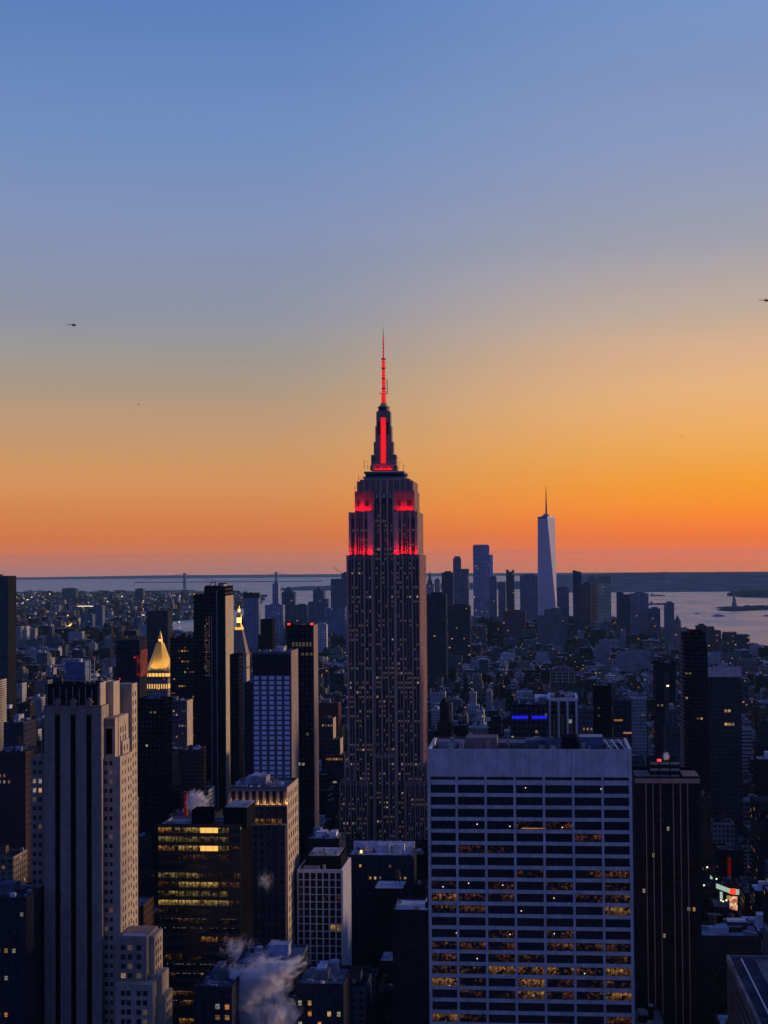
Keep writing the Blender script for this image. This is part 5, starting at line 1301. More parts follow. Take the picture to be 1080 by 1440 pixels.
def billboard():
    Y = 1080.0
    T = tower('corner_building', 'dark corner building carrying bright billboards, lower right', 'building with billboards', 1005, 1037, 1278, Y, 30, (.04, .045, .06), 3, 3.6, .4, .5, .02, 1310, n=0, rtint=(.1, .1, .12))
    t = thing('billboard', 'long pale green lit billboard with a red panel wrapped around the corner', 'billboard', (T['x0'] + 6, Y - .6, T['zt'] + 1.1))
    Q = lambda a, b, yy=Y: P(a, b, yy)
    def slab_(k, pts):
        f = [Vector(p) for p in pts]; n = (f[1] - f[0]).cross(f[3] - f[0]).normalized() * .5
        bk = [p - n for p in f]; k.face(f); k.face(bk[::-1])
        for i in range(4): j = (i + 1) % 4; k.face([f[j], f[i], bk[i], bk[j]])
    Yb = Y + 55
    k = MB().use('sign_white'); slab_(k, [Q(1007, 1249, Yb), Q(1026, 1256.3), Q(1026, 1250), Q(1007, 1242.5, Yb)]); k.build('pale_panel', t)
    k = MB().use('sign_red'); slab_(k, [Q(1026.2, 1257, Y), Q(1035, 1258.4, Y), Q(1035, 1250, Y), Q(1026.2, 1249.6, Y)]); k.build('red_panel', t)
    k = MB().use('sign_white'); slab_(k, [Q(1035.2, 1258.4), Q(1039.6, 1258.3), Q(1039.6, 1251), Q(1035.2, 1250.6)]); slab_(k, [Q(998.8, 1236.5, Yb + 40), Q(1003, 1240, Yb + 40), Q(1002, 1234, Yb + 40), Q(998.8, 1230.5, Yb + 40)]); slab_(k, [Q(1012.5, 1264), Q(1016.5, 1264), Q(1016, 1254.6), Q(1012.3, 1254)]); k.build('pale_panel', t)
    k = MB().use('dark_metal')
    for p in (1013, 1022, 1031, 1038): a = Q(p, 1258, Y + 1.5); k.bar((a.x, a.y, T['zt']), (a.x, a.y, a.z + 2), .25, 4)
    k.build('support', t)
    t2 = thing('billboard', 'small orange glowing poster screen under the long green billboard', 'billboard', (Q(1031, 1280).x, Y - .5, T['zt'] - 3))
    k = MB().use('sign_poster'); slab_(k, [Q(1026, 1278, Y - .8), Q(1037, 1281, Y - .8), Q(1037, 1261, Y - .8), Q(1026, 1260, Y - .8)]); k.build('screen', t2)
    k = MB().use('lit_lamp'); 
    for p, q in ((1014, 1266), (1017, 1267.5), (1021.5, 1266), (990, 1244.8), (994.5, 1219.5), (1007.5, 1236)): a = Q(p, q, Y - .4); k.box(a.x - .45, a.x + .45, Y - .9, Y - .2, a.z - .35, a.z + .35)
    k.build('lamp', t2)
    k = MB().use('lit_amber'); slab_(k, [Q(1021, 1266, Y - .3), Q(1025.5, 1266, Y - .3), Q(1025.5, 1259.5, Y - .3), Q(1022.5, 1259, Y - .3)]); k.build('side_panel', t2)
billboard()
T = tower('dark_block', 'dark block with a faint red vertical light strip, above the billboards', 'block with a red strip', 1010, 1046, 1198, 1260, 30, (.025, .025, .035), 3, 3.6, .4, .5, .01, 1242, cat='block', n=1)
k = MB().use('red_dim'); a, b = P(1023, 1206, 1259.6), P(1028, 1206, 1259.6); k.box(a.x, b.x, 1259.6, 1259.98, P(1023, 1242, 1259.6).z, a.z); k.build('red_light_strip', T['root'])
def chimney():
    Y = 900.0; a, b = P(256.5, 1117, Y), P(261.5, 1117, Y); zt = a.z; cx = (a.x + b.x) / 2
    T = tower('brick_block', 'dark low block behind the yellow-lit glass block', 'block behind the yellow-lit glass', 236, 300, 1150, Y + 1, 26, (.03, .03, .04), 3, 3.6, .4, .5, .0, 1152, n=1, nlit=2, mark=False)
    t = thing('chimney_stack', 'slender red glowing chimney stack beside a steam puff, above the yellow-lit block', 'chimney', (cx, Y + 4, T['zt']))
    k = MB().use('rust'); k.box(cx - .9, cx + .9, Y + 3, Y + 5, T['zt'], zt); k.build('shaft', t)
    k = MB().use('red_dim'); k.box(cx - .8, cx + .8, Y + 2.9, Y + 3.0, T['zt'] + .5, zt - .5); k.build('light_strip', t)
    k = MB().use('dark_metal'); k.box(cx - 1.3, cx + 1.3, Y + 2.7, Y + 5.3, zt, zt + .8); k.build('cap', t)
chimney()

# steam
steam_obj('steam', 'big pale steam plume drifting up at the bottom, left of the pale gridded block', P(360, 1412, 556), (17.5, 10, 20), 3.2, 1.7, 1.22, Rad(-12))
steam_obj('steam', 'wisp of steam streaming right towards the pale gridded block from the big plume', P(393, 1362, 556), (12.0, 6, 5.5), 2.6, 5.3, 1.27, Rad(-14))
steam_obj('steam', 'faint torn steam cloud above the big plume, beside the yellow-lit glass block', P(336, 1338, 640), (12, 7, 11), 1.2, 9.1, 1.50, Rad(-30))
steam_obj('steam', 'white steam puff on the roof behind the yellow-lit glass block', P(277, 1128, 785), (7, 5, 7.5), 2.6, 12.4, 1.2)
steam_obj('steam', 'small steam wisp against the dark front of the lit-column building', P(374, 1238, 800), (6, 4, 8), .8, 15.2, 1.42)

# ---- downtown and the far towers: (label, short, xl, xr, yt, Y, depth, tint, lit, ybot, crown)
FAR = [
 ('pale thin-spired old tower just right of the red-crowned tower', 'thin-spired tower', 598.5, 610, 823, 5600, 30, (.22, .21, .22), .01, 836, ('spire', 803)),
 ('small plain grey tower right of the thin-spired tower', 'plain grey tower', 611, 618.5, 815, 5700, 30, (.2, .2, .22), .01, 836, None),
 ('dark blue slab nearest the right edge of the red-crowned tower', 'dark blue slab', 599, 627, 836, 3100, 40, (.03, .04, .07), .004, 898, None),
 ('black tower with a lit strip near its top, behind the dark blue slab', 'black tower with lit strip', 621, 637, 805, 5100, 40, (.03, .035, .06), .012, 850, None),
 ('grey tower with a round top block and a lower right shoulder', 'round-topped shoulder tower', 637, 648, 785, 5900, 40, (.12, .12, .15), .01, 850, ('shoulder', 800, 659)),
 ('tall shining slab with rounded top corners and orange reflecting right side', 'tall shining slab', 665, 688, 768, 5500, 36, (.24, .24, .28), .02, 860, ('glow', 780)),
 ('darker lower tower leaning against the tall shining slab', 'lower dark neighbour', 688.5, 698, 811, 5300, 40, (.14, .13, .16), .02, 860, None),
 ('low grey tower left of the thin black tower in the middle', 'low grey tower', 700.5, 711, 820, 5400, 36, (.13, .15, .18), .01, 858, None),
 ('thin black tower with a notched top beside a gap of water', 'thin black notched tower', 711.5, 723, 804, 5500, 30, (.05, .06, .08), .006, 858, ('notch', 801)),
 ('broad grey tower standing left of the tapered glass tower', 'broad grey tower', 731, 756, 809, 5300, 60, (.16, .14, .17), .015, 872, None),
 ('dark tower right behind the tapered glass tower foot', 'tower at the glass tower foot', 783, 800, 827, 5300, 50, (.10, .10, .13), .01, 875, None),
 ('dark slim tower with a slanted top, right of the second gap of water', 'slant-topped slim tower', 805.5, 817.5, 805, 4900, 36, (.05, .05, .08), .004, 880, ('slant', 803)),
 ('dark broad tower between the slim slanted one and the pyramid-topped one', 'dark broad tower', 818, 829, 821, 4950, 40, (.07, .07, .09), .006, 880, None),
 ('brown tower topped by a small pyramid, downtown', 'pyramid-topped tower', 825.5, 840, 815, 5000, 40, (.17, .14, .13), .006, 870, ('pyramid', 808)),
 ('square beige lit tower right of the pyramid-topped tower', 'beige square tower', 840.5, 859, 808, 4850, 40, (.36, .31, .22), .004, 864, ('bands', 812)),
 ('dark stepped tower left of the big grey waterfront block', 'dark stepped tower', 867.5, 886, 836, 4700, 40, (.06, .06, .09), .006, 880, ('step', 839)),
 ('big grey waterfront block with a flat top', 'grey waterfront block', 887, 912, 834.5, 4650, 50, (.18, .16, .18), .01, 890, None),
 ('low dark block right of the grey waterfront block', 'low dark waterfront block', 913, 928.5, 856, 4600, 40, (.09, .09, .12), .01, 890, None),
 ('slim grey tower standing alone against the water', 'slim tower on the water', 934.5, 948, 848, 4500, 30, (.13, .13, .15), .006, 895, None),
 ('narrow brown tower with a peaked top beside the slim grey one', 'peaked brown tower', 949, 957.5, 873, 4400, 26, (.20, .13, .12), .006, 900, ('pyramid', 865)),
 ('grey slab tower with a dark cap, standing in the far water left of centre', 'grey slab with dark cap', 342.5, 363.5, 834, 4600, 30, (.14, .17, .21), .006, 915, ('cap', 841)),
 ('shining slender tower with a small top, left of the rounded crown', 'slender shining tower', 383, 391.5, 820.5, 5400, 24, (.20, .22, .26), .006, 850, None),
 ('wide pale block at the foot of the slender shining tower', 'wide pale foot block', 372.5, 398, 851, 5200, 40, (.20, .22, .26), .008, 905, None),
 ('dark rounded crown tower, left of the far cluster', 'rounded crown tower', 396, 414, 833, 5600, 40, (.06, .08, .11), .008, 870, ('dome', 825.5)),
 ('dark low mass right of the rounded crown tower', 'dark low mass', 414, 432, 851, 5500, 40, (.06, .08, .11), .01, 880, None),
 ('stepped grey tower with a rounded top near the red-crowned tower', 'stepped grey tower', 440, 455.5, 830, 5300, 40, (.10, .11, .14), .008, 865, ('stepround', 826)),
 ('pale square building with a corner notch in the far cluster', 'pale notched building', 455, 485, 858, 5000, 50, (.15, .17, .21), .008, 890, ('notch', 855)),
 ('brownish ribbed tower half hidden by the red-crowned tower', 'half hidden ribbed tower', 465, 481, 814, 5500, 40, (.14, .12, .15), .01, 860, ('crane', 796)),
 ('violet tower touching the left edge of the red-crowned tower', 'violet tower', 480, 490, 806, 5400, 36, (.12, .10, .13), .006, 870, None),
 ('small white tower with a stepped top below the far cluster', 'small white tower', 446, 459, 878, 4300, 26, (.36, .38, .42), .004, 905, None),
 ('reddish dark heap-like block below the gap of water', 'reddish heap block', 707, 739, 860, 4700, 60, (.10, .045, .06), .01, 884, None),
 ('stepped grey block in front of the tapered glass tower', 'stepped grey block', 756, 793, 866, 4600, 50, (.12, .11, .115), .006, 884, ('step2', 857)),
 ('dark wide block below the black tower with lit strip', 'dark wide low block', 630, 661, 852, 3900, 50, (.03, .035, .06), .02, 890, None),
 ('brown stepped building with roof huts near the right shore', 'brown shore building', 995, 1014, 887, 4100, 50, (.16, .13, .14), .008, 905, ('step', 880)),
 ('dark low tower beside the brown shore building', 'dark shore tower', 980, 994, 880, 4000, 40, (.05, .05, .08), .004, 905, None),
 ('long dark terrace building stepping down towards the water', 'long terrace building', 1018, 1054, 893, 4000, 50, (.10, .09, .11), .02, 912, ('step', 889)),
 ('grey flat block with many windows at the right edge', 'grey flat block', 1039, 1066, 930, 3400, 40, (.20, .18, .20), .006, 945, None),
 ('first low block on the far left skyline across the river', 'far skyline block', 87, 107, 827.5, 11500, 60, (.08, .08, .11), .004, 834, None),
 ('second low block on the far skyline, left of the bridge tower', 'second skyline block', 190, 201, 828, 11000, 60, (.08, .08, .11), .004, 834, None),
 ('rounded dark blue building on the far left shore', 'rounded far building', 131, 144, 852, 6500, 40, (.06, .10, .14), .004, 880, None),
 ('dark far building with a pale lit face on the left shore', 'pale-faced far building', 113, 130, 864, 6300, 40, (.06, .08, .11), .004, 880, None),
]
for lab, short, xl, xr, yt, Y, dep, tint, lit, yb, crown in FAR:
    if 4200 < Y < 7000: tint = sc3(tint, 2.1)  # downtown walls lightened, haze of distance partly put into their tint
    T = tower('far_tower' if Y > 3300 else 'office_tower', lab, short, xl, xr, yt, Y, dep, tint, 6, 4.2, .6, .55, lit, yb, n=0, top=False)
    r = T['root']; x0, x1, zt = T['x0'], T['x1'], T['zt']; cx, cy = (x0 + x1) / 2, Y + dep / 2; w = x1 - x0
    k = MB().use('facade', tint, (.6, .55, lit)); Z = lambda p: P((xl + xr) / 2, p, Y).z
    if crown is None:
        k.use('roof_felt', tuple(c * .8 for c in tint)); k.box(x0 + w * .25, x1 - w * .2, Y + dep * .3, Y + dep * .7, zt, zt + 4); k.build('bulkhead', r); continue
    c = crown[0]; zc = Z(crown[1])
    if c == 'spire': k.use('limestone'); k.box(cx - w * .3, cx + w * .3, cy - w * .3, cy + w * .3, zt, zt + (zc - zt) * .35); k.frustum(cx, cy, w * .42, w * .42, w * .03, w * .03, zt + (zc - zt) * .35, zc)
    elif c == 'shoulder': b = P(crown[2], crown[1], Y); k.box(x1 + .1, b.x, Y + 3, Y + dep - 2, T['z0'], zc, 6, 4.2); k.box(cx - w * .36, cx + w * .36, Y + 4, Y + dep * .8, zt, zt + 7)
    elif c == 'glow': k.use('facade', (.75, .30, .12), (0, 0, 0)); k.use('sky_toned_glass'); k.box(x1, x1 + w * .22, Y + 2, Y + dep - 2, T['z0'], zc); k.use('facade', tint, (.6, .55, 0)); k.frustum(cx, cy, w, dep, w * .86, dep * .8, zt, zt + 5)
    elif c == 'notch': k.box(x0, x0 + w * .35, Y + 2, Y + dep * .8, zt, zc); k.box(x1 - w * .3, x1, Y + 2, Y + dep * .8, zt, zc - 1)
    elif c == 'slant':
        k.face([(x0, Y, zt), (x1, Y, zt), (x1, Y, zt + 1), (x0, Y, zc + 3)]); k.face([(x0, Y, zc + 3), (x1, Y, zt + 1), (x1, Y + dep, zt + 1), (x0, Y + dep, zc + 3)]); k.face([(x0, Y + dep, zt), (x0, Y, zt), (x0, Y, zc + 3), (x0, Y + dep, zc + 3)]); k.face([(x1, Y + dep, zt), (x0, Y + dep, zt), (x0, Y + dep, zc + 3), (x1, Y + dep, zt + 1)])
    elif c == 'pyramid': k.use('copper_green'); k.frustum(cx, cy, w * .9, dep * .9, .5, .5, zt, zc)
    elif c == 'bands': k.use('dark_wall'); [k.box(x0 - .3, x1 + .3, Y - .6, Y - .01, Z(crown[1] + q * 3) - 1.5, Z(crown[1] + q * 3)) for q in range(3)]
    elif c in ('step', 'cap'): k.use('facade' if c == 'step' else 'dark_wall', tint, (.6, .55, lit)); k.box(x0 - .4, x0 + w * (.5 if c == 'step' else 1.02), Y - .5, Y + dep * .6, zt if c == 'step' else zc, zt + (abs(zc - zt) * .6 + 3 if c == 'step' else 1))
    elif c == 'step2': k.box(x0 + w * .25, x1 - w * .1, Y + 5, Y + dep - 5, zt, zc, 6, 4.2); k.box(x0 + w * .5, x1 - w * .15, Y + 8, Y + dep - 8, zc, zc + 4)
    elif c == 'dome': k.cyl(cx, cy, w * .42, w * .40, zt, zt + (zc - zt) * .5, 12); k.cyl(cx, cy, w * .40, w * .12, zt + (zc - zt) * .5, zc, 12)
    elif c == 'stepround': k.cyl(cx, cy, w * .40, w * .2, zt, zc + 3, 12); b = P(433, 846, Y); k.box(b.x, x0 - .1, Y + 3, Y + dep - 3, T['z0'], b.z, 6, 4.2); b = P(461, 842, Y); k.box(x1 + .1, b.x, Y + 3, Y + dep - 3, T['z0'], b.z, 6, 4.2)
    elif c == 'crane': k.use('dark_metal'); k.bar((x1 - 3, cy, zt), (x1 - 3, cy, zt + 22), .9, 4); k.bar((x1 - 3, cy, zt + 18), (x0 + 6, cy, zt + 40), .8, 4)
    k.build('spire' if c == 'spire' else 'crown', r)

def glass_obelisk():
    Y = 5850.0; w = P(781.5, 800, Y).x - P(756.5, 800, Y).x; h = w / 2; cx = (P(781.5, 800, Y).x + P(756.5, 800, Y).x) / 2; cy = Y + h
    Z = lambda p: P(768, p, Y).z; zt = Z(727.5); z0 = gz(cx, Y) - .3; zb = z0 + 40; a = Rad(7)
    root = thing('tapered_glass_tower', 'tall tapered glass tower with long triangular faces and a spire, downtown right of centre', 'skyscraper', (cx, cy, z0 + .3))
    rot = lambda x, y: (cx + x * math.cos(a) - y * math.sin(a), cy + x * math.sin(a) + y * math.cos(a))
    b = [rot(*p) for p in ((-h, -h), (h, -h), (h, h), (-h, h))]; q = h * .98; t = [rot(*p) for p in ((0, -q), (q, 0), (0, q), (-q, 0))]
    k = MB().use('sky_toned_glass')
    for i in range(4):
        j = (i + 1) % 4
        k.face([(*b[i], z0), (*b[j], z0), (*b[j], zb), (*b[i], zb)])
        k.face([(*b[i], zb), (*b[j], zb), (*t[i], zt)]); k.face([(*b[j], zb), (*t[j], zt), (*t[i], zt)])
    k.face([(*p, zt) for p in t]); k.build('glass_shaft', root)
    k = MB().use('steel_blue'); t2 = [(cx + (x - cx) * 1.01, cy + (y - cy) * 1.01) for x, y in t]
    for i in range(4): j = (i + 1) % 4; k.face([(*t2[i], zt - 5), (*t2[j], zt - 5), (*t2[j], zt + 3), (*t2[i], zt + 3)])
    k.build('parapet', root)
    k = MB().use('grey_metal'); k.cyl(cx, cy, h * .52, h * .52, zt, zt + 7, 16); k.cyl(cx, cy, h * .36, h * .30, zt + 7, zt + 13, 16); k.build('ring', root)
    k = MB().use('dark_metal'); k.cyl(cx, cy, 3.4, 2.4, zt + 13, zt + 50, 8); k.cyl(cx, cy, 2.2, .5, zt + 50, Z(682), 8)
    for i in range(7): k.cyl(cx, cy, 4 - i * .3, 4 - i * .3, zt + 20 + i * 11, zt + 21.5 + i * 11, 8)
    k.build('spire', root)
    foot(cx - h, cx + h, Y, Y + w); VIEW.append((754, 784, 838, Y)); MARK.append((768, 780, 'tapered glass tower'))
glass_obelisk()

# ---- the far suspension bridge at the mouth of the bay
def bridge():
    Yb = 17600.0; pts = [P(259.5, 832, Yb), P(388.5, 828, Yb)]; g = gz(pts[0].x, Yb)
    root = thing('suspension_bridge', 'faint grey suspension bridge with two tall towers on the left horizon', 'bridge', (pts[0].x, Yb, g - 3))
    zd = g + 66; xs = [p.x for p in pts]
    for x, py in zip(xs, (806, 804.5)):
        zt = P(259.5 if x == xs[0] else 388.5, py, Yb).z; k = MB().use('steel_blue')
        for s in (-1, 1): k.box(x - 11 + (s < 0) * 0, x - 11 + 8, Yb + s * 16 - 5, Yb + s * 16 + 5, g - 4, zt); k.box(x + 4, x + 12, Yb + s * 16 - 5.1, Yb + s * 16 + 5.1, g - 4, zt)
        k.box(x - 12, x + 13, Yb - 21, Yb + 21, zt - 14, zt + 1); k.box(x - 12, x + 13, Yb - 21, Yb + 21, zd - 6, zd + 3); k.build('tower', root)
    k = MB().use('steel_blue'); span = xs[1] - xs[0]; k.box(xs[0] - span * .55, xs[1] + span * .5, Yb - 14, Yb + 14, zd - 5, zd + 3.5); k.build('deck', root)
    for s in (-1, 1):
        k = MB().use('steel_blue'); prev = None; ztw = P(325, 806, Yb).z
        for i in range(41):
            u = -.5 + i / 20; x = xs[0] + span * u
            f = (2 * u - 1) ** 2 if 0 <= u <= 1 else max(0, 1 - (abs(u - .5) - .5) / .5)
            z = zd + 6 + (ztw - zd - 6) * f
            if prev: k.bar(prev, (x, Yb + s * 15, z), 1.3, 4)
            prev = (x, Yb + s * 15, z)
        k.build('cable', root)
bridge()
def river_bridge():
    Y = 6000.0; a, b = P(112, 888, Y), P(208, 886, Y); g = gz(a.x, Y); zd = P(160, 886.5, Y).z
    root = thing('river_bridge', 'long dark river bridge with a row of white lamps, left behind the gold pyramid', 'bridge', ((a.x + b.x) / 2, Y, g - 2.9))
    k = MB().use('steel_blue'); k.box(a.x, b.x + 120, Y - 9, Y + 9, zd - 4, zd + 1); k.build('deck', root)
    for f in (.04, .35, .68, .98):
        x = a.x + (b.x - a.x) * f; k = MB().use('steel_blue'); k.box(x - 4, x + 4, Y - 8, Y + 8, g - 3, zd - 4); k.build('pier', root)
    x0, x1 = P(155, 880, Y - 40).x, P(206, 879, Y - 40).x; zl = P(180, 879, Y - 40).z
    k = MB().use('steel_blue'); k.box(x0, x1, Y - 44, Y - 36, zl - 9, zl - 4)
    for f in (.0, .5, .98): k.box(x0 + (x1 - x0) * f, x0 + (x1 - x0) * f + 5, Y - 44, Y - 36, g - 3, zl - 9)
    k.build('ramp', root)
    for i in range(17):
        x = x0 + (x1 - x0) * i / 16; k = MB().use('lit_lamp'); k.box(x - 1.5, x + 1.5, Y - 45, Y - 43, zl - 1.6, zl + .6); k.use('dark_metal').bar((x, Y - 44, zl - 4), (x, Y - 44, zl - 1.6), .25, 4); k.build('lamp', root)
river_bridge()
def glowing_road():
    k = MB().use('asphalt'); p0, p1, p2 = P(84, 885.5, 5200), P(97, 882, 5300), P(107, 876, 5500)
    root = thing('elevated_road', 'short elevated road glowing orange with traffic, far left', 'road', (p1.x, 5300, gz(p1.x, 5300)))
    k.bar(p0, p1, 3, 6); k.bar(p1, p2, 3, 6); k.build('deck', root)
    k = MB().use('concrete')
    for p in (p0, p1, p2): k.box(p.x - 2, p.x + 2, p.y - 2, p.y + 2, gz(p.x, p.y), p.z - 1)
    k.build('pier', root)
    k = MB().use('lit_orange_bulb')
    for i in range(60):
        t = rnd.random() ** .7; p = p0.lerp(p1, t * 2) if t < .5 else p1.lerp(p2, t * 2 - 1); s = rnd.uniform(.5, 1.5) * (.6 + t); x = p.x + rnd.uniform(-2, 2)
        k.box(x - s, x + s, p.y - 4, p.y - 3, p.z + rnd.uniform(2, 4.5), p.z + rnd.uniform(4.6, 6.5))
    k.build('traffic_light', root)['kind'] = 'stuff'
glowing_road()

def statue():
    Y = 8900.0; b = P(1032.5, 853.5, Y); g = gz(b.x, Y); x = b.x
    root = thing('statue', 'tiny statue with a raised torch on its tall pedestal, on the island at the right', 'statue', (x, Y, g))
    k = MB().use('concrete'); k.box(x - 42, x + 42, Y - 42, Y + 42, g, g + 9); k.frustum(x, Y, 26, 26, 14, 14, g + 9, g + 45); k.box(x - 9, x + 9, Y - 9, Y + 9, g + 45, g + 48); k.build('pedestal', root)
    k = MB().use('copper_green'); k.cyl(x, Y, 7.5, 5, g + 48, g + 68, 10); k.cyl(x, Y, 5, 4.4, g + 68, g + 78, 10); k.cyl(x, Y, 2.0, 2.3, g + 78, g + 83, 8); k.cyl(x, Y, 3.0, .4, g + 83, g + 86, 7)
    k.bar((x + 4, Y, g + 76), (x + 6, Y, g + 90), 1.3, 6); k.bar((x - 4, Y, g + 76), (x - 5, Y - 3, g + 66), 1.4, 6); k.build('figure', root)
    k = MB().use('gold_leaf'); k.cyl(x + 6.3, Y, 1.5, .3, g + 90, g + 94, 7); k.build('torch', root)
statue()
k = MB().use('hazed_woods'); rt = random.Random(8)
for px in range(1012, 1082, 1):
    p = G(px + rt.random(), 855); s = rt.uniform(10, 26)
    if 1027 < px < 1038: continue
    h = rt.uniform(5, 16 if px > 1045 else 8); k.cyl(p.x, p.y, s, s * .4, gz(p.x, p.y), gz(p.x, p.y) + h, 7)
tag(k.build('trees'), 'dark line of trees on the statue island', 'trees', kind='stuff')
k = MB().use('facade', (.10, .10, .13), (.5, .5, .01))
for i in range(46):
    p = G(1027 + rt.random() * 60, 838 - rt.random() * 3); s = rt.uniform(15, 60); k.box(p.x - s, p.x + s, p.y, p.y + 40, gz(p.x, p.y), gz(p.x, p.y) + rt.uniform(6, 30), 6, 5, top=('roof_felt', (.12, .12, .14)))
tag(k.build('port_sheds'), 'dark line of port sheds on the far right shore', 'sheds', kind='stuff')

def ship(px, py, L_, label, kind):
    p = G(px, py, -3); x, y, g = p.x, p.y, gz(p.x, p.y) - 3; h = L_ * .10
    t = thing('ship', label, 'ship', (x, y, g)); k = MB().use('hull'); w = L_ * .14
    lo = [(x - L_ * .5, y - w * .3), (x - L_ * .4, y - w * .5), (x + L_ * .38, y - w * .5), (x + L_ * .5, y), (x + L_ * .38, y + w * .5), (x - L_ * .4, y + w * .5), (x - L_ * .5, y + w * .3)]
    k.prism(lo, g - .5, g + h * .55); k.build('hull', t)
    k = MB().use('white_paint')
    if kind == 'ferry': k.box(x - L_ * .36, x + L_ * .34, y - w * .42, y + w * .42, g + h * .55, g + h * 1.1); k.box(x - L_ * .2, x + L_ * .2, y - w * .3, y + w * .3, g + h * 1.1, g + h * 1.6)
    else: k.box(x - L_ * .42, x - L_ * .24, y - w * .4, y + w * .4, g + h * .55, g + h * 1.6)
    k.build('deckhouse', t)
    k = MB().use('dark_metal'); k.cyl(x - L_ * (.32 if kind != 'ferry' else .05), y, L_ * .025, L_ * .02, g + h * 1.1, g + h * 2.1, 8); k.build('funnel', t)
    if kind != 'ferry':
        k = MB().use('rust'); [k.box(x - L_ * .18 + i * L_ * .13, x - L_ * .08 + i * L_ * .13, y - w * .35, y + w * .35, g + h * .55, g + h * (.8 + .1 * (i % 2))) for i in range(4)]; k.build('cargo', t)
ship(924.5, 838.2, 110, 'small dark cargo ship far out on the bay, left one', 'cargo')
ship(924.8, 850.3, 110, 'long low cargo ship nearest the slim tower on the water', 'cargo')
ship(1010, 866.8, 62, 'ferry crossing the bay in front of the statue island', 'ferry')
ship(980, 863.2, 30, 'tiny boat left of the ferry', 'ferry')
ship(1079, 866.5, 40, 'boat at the right edge of the bay, cut by the picture edge', 'ferry')

def helicopter(px, py, Y, label):
    c = P(px, py, Y); x, y, z = c
    t = thing('helicopter', label, 'helicopter', (x, y, z - 1.6)); k = MB().use('copter_paint')
    prof = [(-2.6, .35, .25), (-1.9, .85, .1), (-.8, 1.15, 0), (.6, 1.2, -.05), (1.8, .95, -.15), (2.6, .5, -.3), (2.95, .12, -.4)]; rings_ = []
    for px_, r, dz in prof: rings_.append([(x + px_ * 1.15, y + r * .8 * math.cos(a), z + dz + r * math.sin(a)) for a in [2 * math.pi * i / 10 for i in range(10)]])
    for a, b in zip(rings_[:-1], rings_[1:]):
        for i in range(10): j = (i + 1) % 10; k.face([a[i], a[j], b[j], b[i]])
    k.face(rings_[0][::-1]); k.face(rings_[-1]); k.build('body', t)
    k = MB().use('copter_paint'); k.bar((x - 2.6, y, z + .3), (x - 7.6, y, z + .65), .34, 6); k.build('tail_boom', t)
    k = MB().use('copter_paint'); k.face([(x - 7.2, y - .1, z + .5), (x - 7.9, y - .1, z + .5), (x - 8.5, y - .1, z + 1.9), (x - 7.9, y - .1, z + 1.9)]); k.face([(x - 7.9, y + .1, z + 1.9), (x - 8.5, y + .1, z + 1.9), (x - 7.9, y + .1, z + .5), (x - 7.2, y + .1, z + .5)]); k.box(x - 7.4, x - 6.7, y - 1.2, y + 1.2, z + .55, z + .65); k.build('tail_fin', t)
    k = MB().use('dark_metal'); k.bar((x - 8.1, y - .3, z - .1), (x - 8.1, y - .3, z + 1.7), .07, 4); k.build('tail_rotor', t)
    k = MB().use('dark_metal'); k.bar((x, y, z + 1.1), (x, y, z + 1.85), .16, 6)
    for i in range(2): a = Rad(38) + math.pi * i; k.bar((x, y, z + 1.8), (x + 5.1 * math.cos(a), y + 5.1 * math.sin(a), z + 1.74), .10, 4)
    k.build('rotor', t)
    k = MB().use('dark_metal')
    for s in (-.9, .9): k.bar((x - 1.8, y + s, z - 1.55), (x + 2.2, y + s, z - 1.55), .09, 5); k.bar((x - .9, y + s * .7, z - .9), (x - .9, y + s, z - 1.55), .06, 4); k.bar((x + 1.1, y + s * .7, z - .9), (x + 1.1, y + s, z - 1.55), .06, 4)
    k.build('skid', t)
helicopter(103.5, 457, 2050, 'small dark helicopter flying in the upper left sky')
helicopter(1077.5, 422.3, 2050, 'small dark helicopter at the right edge of the sky')
def bird(px, py, Y, label):
    c = P(px, py, Y); x, y, z = c; k = MB().use('copter_paint')
    rr = [(-.30, .03), (-.12, .10), (.08, .11), (.22, .05), (.30, .05), (.38, .01)]; rg = [[(x + a, y + r * math.cos(t_), z + r * math.sin(t_)) for t_ in [i * math.pi / 3 for i in range(6)]] for a, r in rr]
    for a, b in zip(rg[:-1], rg[1:]):
        for i in range(6): j = (i + 1) % 6; k.face([a[i], a[j], b[j], b[i]])
    for s in (-1, 1):
        w = [(x + .1, y, z + .05), (x - .12, y, z + .05), (x - .02, y + s * .35, z + .22), (x - .10, y + s * .7, z + .10), (x + .05, y + s * .4, z + .24)]
        k.face([w[0], w[1], w[2], w[4]]); k.face([w[4], w[2], w[3]])
    o = k.build('bird', None, (x, y, z)); tag(o, label, 'bird')
bird(194.5, 569, 520, 'tiny bird, a dark speck in the left sky above the skyline')
bird(959, 614, 620, 'tiny bird, a dark speck in the right sky near the glow')

